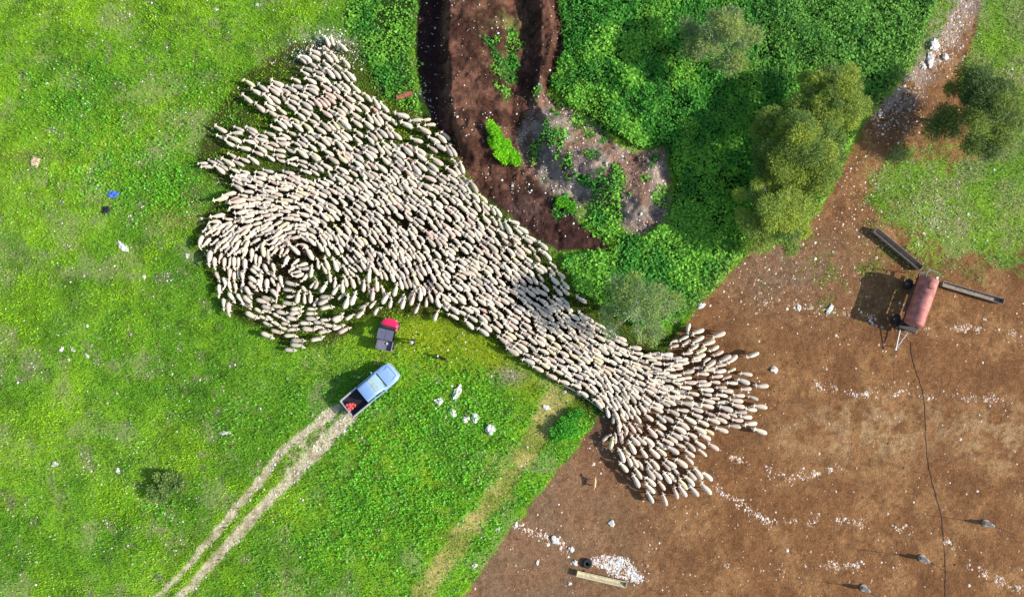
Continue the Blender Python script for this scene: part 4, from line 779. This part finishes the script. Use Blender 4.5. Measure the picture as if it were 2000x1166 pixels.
MB().lathe([(.33, 2.32), (.34, 2.45), (.33, 2.48), (.3, 2.5), (.0001, 2.52)], 'z', 26, (-hl+.75, 0, 0)).build('manhole', M['tank'], tb, True)
MB().lathe([(.11, 2.15), (.12, 2.35), (.1, 2.45), (.0001, 2.45)], 'z', 16, (-hl+.08, .18, 0)).build('filler_cap', M['white'], tb, True)
MB().tube([(-hl+.25,-.62,2.3),(-hl-.35,-.62,2.35),(-hl-.35,.25,2.35),(-hl+.1,.25,2.4)], .02, 8).build('guard_rail', M['greenrail'], tk, True)
l_ = MB(); l_.tube([(-hl-.3,-.5,2.3),(-hl-.3,-.5,.5)], .02, 6); l_.tube([(-hl-.3,-.15,2.3),(-hl-.3,-.15,.5)], .02, 6)
for k in range(6): l_.tube([(-hl-.3,-.5,.6+k*.3),(-hl-.3,-.15,.6+k*.3)], .015, 6)
l_.build('ladder', M['steel'], tk, True)
ch = MB()
for s_ in (1, -1): ch.box(0, s_*.45, .95, hl*2+.4, .1, .18, .01)
for k in (-1, -.3, .3, 1): ch.box(k*hl*.85, 0, .95, .1, 1.2, .1, .01)
for k in (-.8, 0, .8):
    for s_ in (1, -1): ch.box(k*hl, s_*.4, 1.15, .12, .12, .35, .01)
ch.build('chassis', M['rust'], tk)
MB().box(hl+.18, 0, .95, .42, 1.5, .3, .04).build('front_crossmember', M['black'], tk, True)
for s_ in (1, -1):
    wheel(tk, hl*.88, s_*.78, .46, .3); wheel(tk, -hl*.6, s_*.78, .46, .3)
    MB().box(-.1, s_*.5, .8, hl*1.1, .06, .5, .01).build('shadow_plate', M['rust'], tk)  # plates added under the tank to fill out its cast shadow
ax = MB(); ax.box(hl*.88, 0, .5, .1, 1.5, .1); ax.box(-hl*.6, 0, .5, .1, 1.5, .1); ax.box(hl*.88, 0, .7, .3, .5, .4); ax.box(-hl*.6, 0, .7, .3, .9, .4); ax.build('axles', M['rust'], tk)
db = MB()
T = (hl+1.95, 0, .45)
for s_ in (1, -1): db.tube([(hl+.3, s_*.36, .75), T], .035, 6)
for k in (.25, .5, .75): db.tube([(hl+.3+1.65*k, -.36*(1-k), .75-.3*k), (hl+.3+1.65*k, .36*(1-k), .75-.3*k)], .022, 6)
db.lathe([(.05, -.03), (.09, -.02), (.09, .02), (.05, .03)], 'z', 14, (hl+2.02, 0, .45)); db.tube([(hl+1.8, 0, .5), (hl+1.8, 0, .0)], .03, 6)
db.build('drawbar', M['steel'], tk, True)
# ---------------------------------------------------------------- troughs
def trough(a, b, wd, ht, matn, label, vshape=False, z=None):
    (x0, y0), (x1, y1) = at(*a, ht), at(*b, ht); ln = math.hypot(x1-x0, y1-y0); yw = math.atan2(y1-y0, x1-x0); cx, cy = (x0+x1)/2, (y0+y1)/2
    t = empty('feed_trough', (cx, cy, gz(cx, cy)), yw, label=label, cat='trough', group='feed troughs on the yard')
    m = MB(); h2 = wd/2
    prof = [(-h2, ht), (-h2*.75, .12), (h2*.75, .12), (h2, ht), (h2-.03, ht), (h2*.7-.02, .16), (-h2*.7+.02, .16), (-h2+.03, ht)] if not vshape else [(-h2, ht), (-.08, .1), (.08, .1), (h2, ht), (h2-.035, ht), (.06, .15), (-.06, .15), (-h2+.035, ht)]
    r0 = [m.bm.verts.new((-ln/2, p[0], p[1])) for p in prof]; r1 = [m.bm.verts.new((ln/2, p[0], p[1])) for p in prof]
    for k in range(8): m.bm.faces.new((r0[k], r0[(k+1) % 8], r1[(k+1) % 8], r1[k]))
    m.bm.faces.new(r0); m.bm.faces.new(r1)
    m.build('basin', M[matn], t)
    for s_ in (1, -1):
        MB().poly([(s_*ln/2,-h2-.02,ht+.02),(s_*ln/2,-h2*.7,.06),(s_*ln/2,h2*.7,.06),(s_*ln/2,h2+.02,ht+.02)], .04).build('end_plate', M[matn], t)
        MB().box(s_*ln*.36, 0, .05, .1, wd*1.1, .12, .01).build('foot', M['rust'], t)
    return t
trough((1711,449), (1801,524), .50, .55, 'greytrough', 'long grey trough running from upper left to the tank trailer')
trough((1843,554), (1962,589), .46, .5, 'greytrough', 'long grey trough right of the tank trailer')
trough((1128,1120), (1224,1142), .48, .4, 'creamtrough', 'cream trough beside the white spill and old tyre', True)
x, y = spot(1147, 1099)
o = MB().lathe([(.16, -.09), (.3, -.12), (.38, -.07), (.39, .0), (.38, .07), (.3, .12), (.16, .09), (.19, 0), (.16, -.09)], 'z', 28).build('old_tyre', M['rubber'], None, True, (x, y, gz(x, y)+.12))
tag(o, 'worn grey tyre lying flat beside the cream trough', 'tyre')
# hose
hp = [(1779,668),(1780,690),(1786,715),(1795,740),(1803,765),(1807,800),(1808,850),(1811,890),(1816,920),(1823,950),(1833,985),(1840,1010),(1843,1050),(1846,1090),(1847,1130),(1846,1175),(1845,1210)]
pts = [(*at(*p), 0) for p in hp]; pts = [(p[0], p[1], gz(p[0], p[1])+.035) for p in pts]
fine = []
for i in range(len(pts)-1):
    for k in range(6):
        f_ = k/6; q = Vector(pts[i]).lerp(Vector(pts[i+1]), f_); fine.append((q.x+.02*math.sin(i*7+k), q.y, gz(q.x, q.y)+.03))
o = MB().tube(fine, .017, 6).build('hose', M['hose'], None, True); tag(o, 'thin dark hose winding down the yard from the tank trailer', 'hose')
# posts
def post(px, py, label, k):
    x, y = spot(px, py)
    t = empty('sprinkler_post', (x, y, gz(x, y)), k, label=label, cat='post', group='thin poles standing in the yard')
    MB().tube([(0, 0, 0), (.01, 0, 1.8), (0, .02, 3.6)], [.025, .02, .014], 8).build('pole', M['rust'], t, True)
    MB().blob((0, 0, .48), (.17, .16, .48), 3, .14, k).build('wrapping', M['white'], t, True)
    MB().blob((.0, 0, .95), (.09, .09, .1), 2, .25, k+5).build('cap', M['white'], t, True)
    MB().lathe([(.3, -.02), (.3, .08), (.27, .1), (.0001, .1)], 'z', 18).build('base', M['greytrough'], t, True)
post(1924, 1021, 'thin pole with pale wrapping beside the dark scuffed patch at right', 1)
post(1800, 1089, 'thin pole with pale wrapping left of the hose near the bottom', 2)
post(1686, 1147, 'thin pole with pale wrapping, lowest and leftmost of the three', 3)
# metal rail by the flock
(x0, y0), (x1, y1) = at(1099, 750), at(1176, 801)
cx, cy = (x0+x1)/2, (y0+y1)/2; ln = math.hypot(x1-x0, y1-y0)
rl = empty('metal_rail', (cx, cy, gz(cx, cy)), math.atan2(y1-y0, x1-x0), label='low metal rail along the lower edge of the flock', cat='rail')
MB().tube([(-ln/2, 0, .55), (-ln/4, .08, .57), (0, .12, .55), (ln/4, .08, .55), (ln/2, 0, .6)], .035, 8).build('top_bar', M['steel'], rl, True)
MB().tube([(-ln/2, 0, .25), (-ln/4, .08, .26), (0, .12, .25), (ln/4, .08, .25), (ln/2, 0, .28)], .022, 8).build('lower_bar', M['steel'], rl, True)
for k in (-.5, -.17, .17, .5): MB().tube([(k*ln, .12*(1-4*k*k), -.02), (k*ln, .12*(1-4*k*k), .7)], .035, 8).build('upright', M['rust'], rl, True)
# ---------------------------------------------------------------- litter, rocks
def lump(name, px, py, size, mat, label, cat, amp=.3, z=0, rz=None, group=None, n=3):
    x, y = spot(px, py); b = MB(); s = int(px*7+py)
    rg_ = random.Random(s)
    b.blob((0, 0, size[2]*.35), (size[0]/2, size[1]/2, size[2]/2), 3, amp, s)
    for k in range(n-1): b.blob((rg_.uniform(-.3, .3)*size[0], rg_.uniform(-.3, .3)*size[1], size[2]*.25), (size[0]*.3, size[1]*.3, size[2]*.35), 2, amp, s+k+1)
    me = b.build(name, M[mat], None, True, (x, y, gz(x, y)+z), rg_.uniform(0, 3) if rz is None else rz)
    return tag(me, label, cat, group)
G = 'white rocks around the site'
for (a, b, sx, sy, lb) in [(857,783,.5,.45,'white rock on the weeds, left of the upper rock pair'),(893,768,.85,.4,'elongated white rock, uppermost of those below the man'),(885,806,.5,.35,'white rock between the long rock and the wide rock group'),(911,818,.55,.35,'white rock at the left of the wide rock group'),(928,815,.6,.4,'white rock at the right of the wide rock group'),(958,838,.58,.55,'largest round white rock beside the straw strip'),(1067,795,.3,.6,'upright white block on the straw strip under the rail'),(1103,765,.35,.25,'small white rock at the left end of the rail'),(1370,597,.7,.4,'white rock at the edge between tall weeds and yard'),(972,1033,.4,.28,'white flake at the yard edge beside the green strip'),(927,1104,.38,.34,'white rock at the yard edge near the bottom'),(1116,1072,.4,.4,'white rock above the old tyre'),(1123,1098,.38,.38,'white rock touching the old tyre at its left'),(1050,1098,.2,.4,'small narrow white stone left of the cream trough'),(1113,1139,.25,.25,'small pale stone below left of the cream trough'),(1823,88,.8,.9,'white rock in the lane at upper right'),(1817,118,.5,1.3,'long white rock in the lane at upper right'),(1803,132,.4,.5,'lowest white rock of the lane at upper right'),(1845,112,.6,.5,'white rock right of the long rock in the lane'),(1718,224,.35,.3,'white rock on shaded soil beside the weeds'),(440,845,.8,.3,'flat white rock alone on the lower left meadow'),(121,682,.5,.3,'left white scrap of the small cluster on the left meadow'),(142,682,.5,.25,'upper right white scrap of the cluster on the left meadow'),(135,703,.3,.2,'lowest white scrap of the cluster on the left meadow'),(170,694,.2,.45,'right white scrap of the cluster on the left meadow'),(108,906,.5,.35,'white stone at far lower left'),(230,918,.5,.3,'white stone left of the olive shrubs'),(422,20,.35,.25,'white stone in the meadow left of the top'),(503,10,.3,.3,'white stone at the top edge of the meadow'),(1195,1022,.5,.4,'pale lump in the yard under the fan'),(1085,1054,.7,.5,'pale rock group left of the old tyre'),(1008,1025,.6,.25,'flat pale stone at the start of the stone line'),(1757,592,.22,.16,'small pale rock in the shadow of the tank trailer'),(1512,722,.5,.6,'pale clod right of the fan'),(1560,600,.55,.3,'left pale rock in the stone line on the yard'),(1620,603,.9,.35,'right pale rock in the stone line on the yard')]:
    k_ = 1.35 if 840 < a < 990 and 755 < b < 850 else 1.0
    lump('rock', a, b, (sx*.95*k_, sy*.9*k_, min(sx, sy)*(.38 if k_ == 1 else .75)), 'white', lb, 'rock', .42, 0, None, G, 4)
lump('litter', 240, 481, (.95, .42, .16), 'white', 'torn white bag on the meadow left of the swirl', 'litter', .5, 0, -.7)
lump('litter', 282, 541, (.4, .2, .1), 'white', 'small white scrap on the meadow left of the swirl', 'litter', .5)
lump('litter', 366, 500, (.3, .3, .12), 'white', 'small white scrap close to the left rim of the swirl', 'litter', .5)
lump('blue_sack', 223, 380, (.8, .5, .22), 'bluecloth', 'crumpled bright blue sack on the left meadow', 'sack', .4, 0, .3)
lump('dark_bag', 208, 411, (.5, .6, .25), 'black', 'dark bag lying just below the blue sack', 'bag', .35)
lump('rag', 70, 317, (.6, .7, .15), 'tanrag', 'tan and pink rag at far left of the meadow', 'rag', .5)
lump('navy_box', 1181, 588, (.5, .4, .35), 'navy', 'dark navy box at the foot of the weeds beside the flock', 'box', .1, 0, 0, None, 1)
x, y = spot(1133, 550)
tag(MB().blob((0, 0, .5), (.14, .14, .14), 3, .03, 3).build('ball', M['white'], None, True, (x, y, gz(x, y)+.0)), 'small white ball on the weeds by the flock', 'ball')
x, y = spot(790, 187, .4)
tag(MB().box(0, 0, .42, 1.35, .36, .04, .01, Matrix.Rotation(.12, 4, 'Y')).build('rusty_sheet', M['rustboard'], None, False, (x, y, gz(x, y)), .36), 'rusty red metal sheet lying on the weeds left of the pit', 'metal sheet')
chips('white_spill', pilem*sst(.3, .5, n3)*vis, 1500000, (.07, .2), [(245,242,236),(235,232,226),(205,200,192)], ('spread white spill of bedding beside the cream trough', 'spill'))
# ---------------------------------------------------------------- trees and shrubs
def leaf_cloud(name, centers, n, col, col2, parent, ls=(.1, .22), wr=(.25, .5), el=(-.6, .6), seed=0):
    rg_ = np.random.default_rng(seed); Cn = np.array([c_[:3] for c_ in centers]); Rn = np.array([c_[3] for c_ in centers])
    k = rg_.choice(len(Cn), n, p=Rn**2/np.sum(Rn**2)); u = rg_.normal(0, 1, (n, 3)); u /= np.linalg.norm(u, axis=1)[:, None]
    rad = Rn[k]*1.15*rg_.random(n)**.62; P = Cn[k]+u*rad[:, None]*np.array([1, 1, .75])
    Ln = rg_.uniform(*ls, n); shade = rg_.random(len(Cn))[k][:, None]
    cc = (L(*col)*shade+L(*col2)*(1-shade))*(1+rg_.uniform(-.25, .25, (n, 1)))
    az = np.arctan2(u[:, 1], u[:, 0])+rg_.normal(0, .9, n)
    V, Fq, Cc = leaf_arrays(P, Ln, Ln*rg_.uniform(*wr, n), az, rg_.uniform(*el, n), rg_.normal(0, .6, n), cc)
    return link(name, np_mesh(name, V, Fq, Cc), parent, M['leaf'])
def tree(px, py, rpx, ht, n, col, col2, label, seed, bare=0, zc=.62, lobes=26, name='tree'):
    x, y = at(px, py, ht*zc); z = gz(x, y); rg_ = random.Random(seed)
    t = empty(name, (x, y, z), 0, label=label, cat='tree' if name == 'tree' else 'shrub', group='feathery olive trees')
    rm = rpx/24.0*(1-ht*zc/CAMH)
    tr = MB(); tr.tube([(0, 0, -.1), (.08, .05, ht*.2), (-.05, .08, ht*.45), (.05, 0, ht*.7)], [.15, .12, .09, .05], 9)
    cs = []
    for k in range(lobes):
        a = 2.399*k+rg_.uniform(-.3, .3); rr_ = rm*math.sqrt((k+.5)/lobes)*rg_.uniform(.75, 1.08); zz = ht*(1-.42*(rr_/rm)**1.6)*rg_.uniform(.78, 1.0)
        e = (rr_*math.cos(a), rr_*math.sin(a), zz); s0 = ht*rg_.uniform(.2, .55)
        mid = (e[0]*.45+rg_.uniform(-.15, .15), e[1]*.45+rg_.uniform(-.15, .15), s0+(zz-s0)*.5)
        tr.tube([(0, .03, s0), mid, e], [.05, .032, .012], 6)
        if bare:
            for q in range(bare):
                d = (rg_.uniform(-.6, .6), rg_.uniform(-.6, .6), rg_.uniform(0, .45)); tr.tube([e if q % 2 else mid, (mid[0]*.4+e[0]*.6+d[0]*.6, mid[1]*.4+e[1]*.6+d[1]*.6, zz+d[2]*.5), (e[0]+d[0], e[1]+d[1], zz+d[2])], [.018, .012, .006], 5)
        cs.append((*e, rg_.uniform(.2, .48)*rm*.6))
    tr.build('trunk', M['bark'], t, True)
    leaf_cloud('crown', cs, n, col, col2, t, (.12, .32), (.15, .28), (-.7, .6), seed)
    return t
tree(1408, 78, 74, 5.6, 14000, (160,178,86), (120,146,96), 'sparse grey olive tree with bare twigs standing in the tall weeds', 1, 4)
tree(1622, 198, 74, 5.8, 34000, (168,184,70), (112,140,66), 'olive tree at the weeds edge, uppermost of the joined row', 2, 1)
tree(1560, 290, 96, 6.0, 56000, (164,180,68), (96,128,62), 'largest olive tree in the middle of the joined row', 3, 1, lobes=34)
tree(1522, 408, 86, 4.8, 34000, (174,190,74), (116,146,70), 'lowest olive tree of the joined row above the yard', 4, 2)
tree(1914, 216, 88, 5.6, 36000, (128,148,60), (90,116,58), 'dark olive tree alone at the right beside the lane', 5, 1, lobes=30)
tree(1252, 606, 74, 6.4, 10000, (148,172,88), (122,152,98), 'thin feathery tree over the flock at the foot of the weeds', 6, 4)
def shrub(pxs, n, ht, col, col2, label, seed, name='shrub'):
    x, y = spot(*pxs[0][:2]); t = empty(name, (x, y, gz(x, y)), 0, label=label, cat='shrub')
    cs = []; rg_ = random.Random(seed); st_ = MB()
    for (a, b, r) in pxs:
        wx, wy = spot(a, b, ht*.6); dz = gz(wx, wy)-gz(x, y)
        for k in range(6):
            rr_ = r/24; e = (wx-x+rg_.uniform(-.7, .7)*rr_, wy-y+rg_.uniform(-.7, .7)*rr_, dz+ht*rg_.uniform(.45, .85)); cs.append((*e, rr_*.5))
            st_.tube([(wx-x, wy-y, dz-.05), (wx-x+(e[0]-wx+x)*.5, wy-y+(e[1]-wy+y)*.5, dz+ht*.35), e], [.03, .02, .008], 5)
    st_.build('stems', M['bark'], t, True); leaf_cloud('foliage', cs, n, col, col2, t, (.08, .17), (.5, .9), (-.3, .7), seed)
shrub([(968,256,15),(972,275,16),(978,293,16),(995,303,17),(1008,312,12)], 9000, .9, (150,222,34), (110,196,34), 'bright green curved bush growing on the brown heap', 11)
shrub([(300,960,14),(318,940,15),(340,935,16),(320,968,12),(355,945,12),(330,950,14)], 5200, 1.0, (132,158,76), (104,138,70), 'dull olive bush alone in the lower left meadow', 12)
shrub([(1110,830,22),(1090,850,16),(1125,812,14)], 5000, .6, (96,184,46), (76,160,50), 'dark green leafy bush between straw strip and yard', 13)
shrub([(1100,395,12),(1112,402,10)], 1800, .6, (110,190,34), (80,160,34), 'small bright bush at the rim of the grey heap', 14)
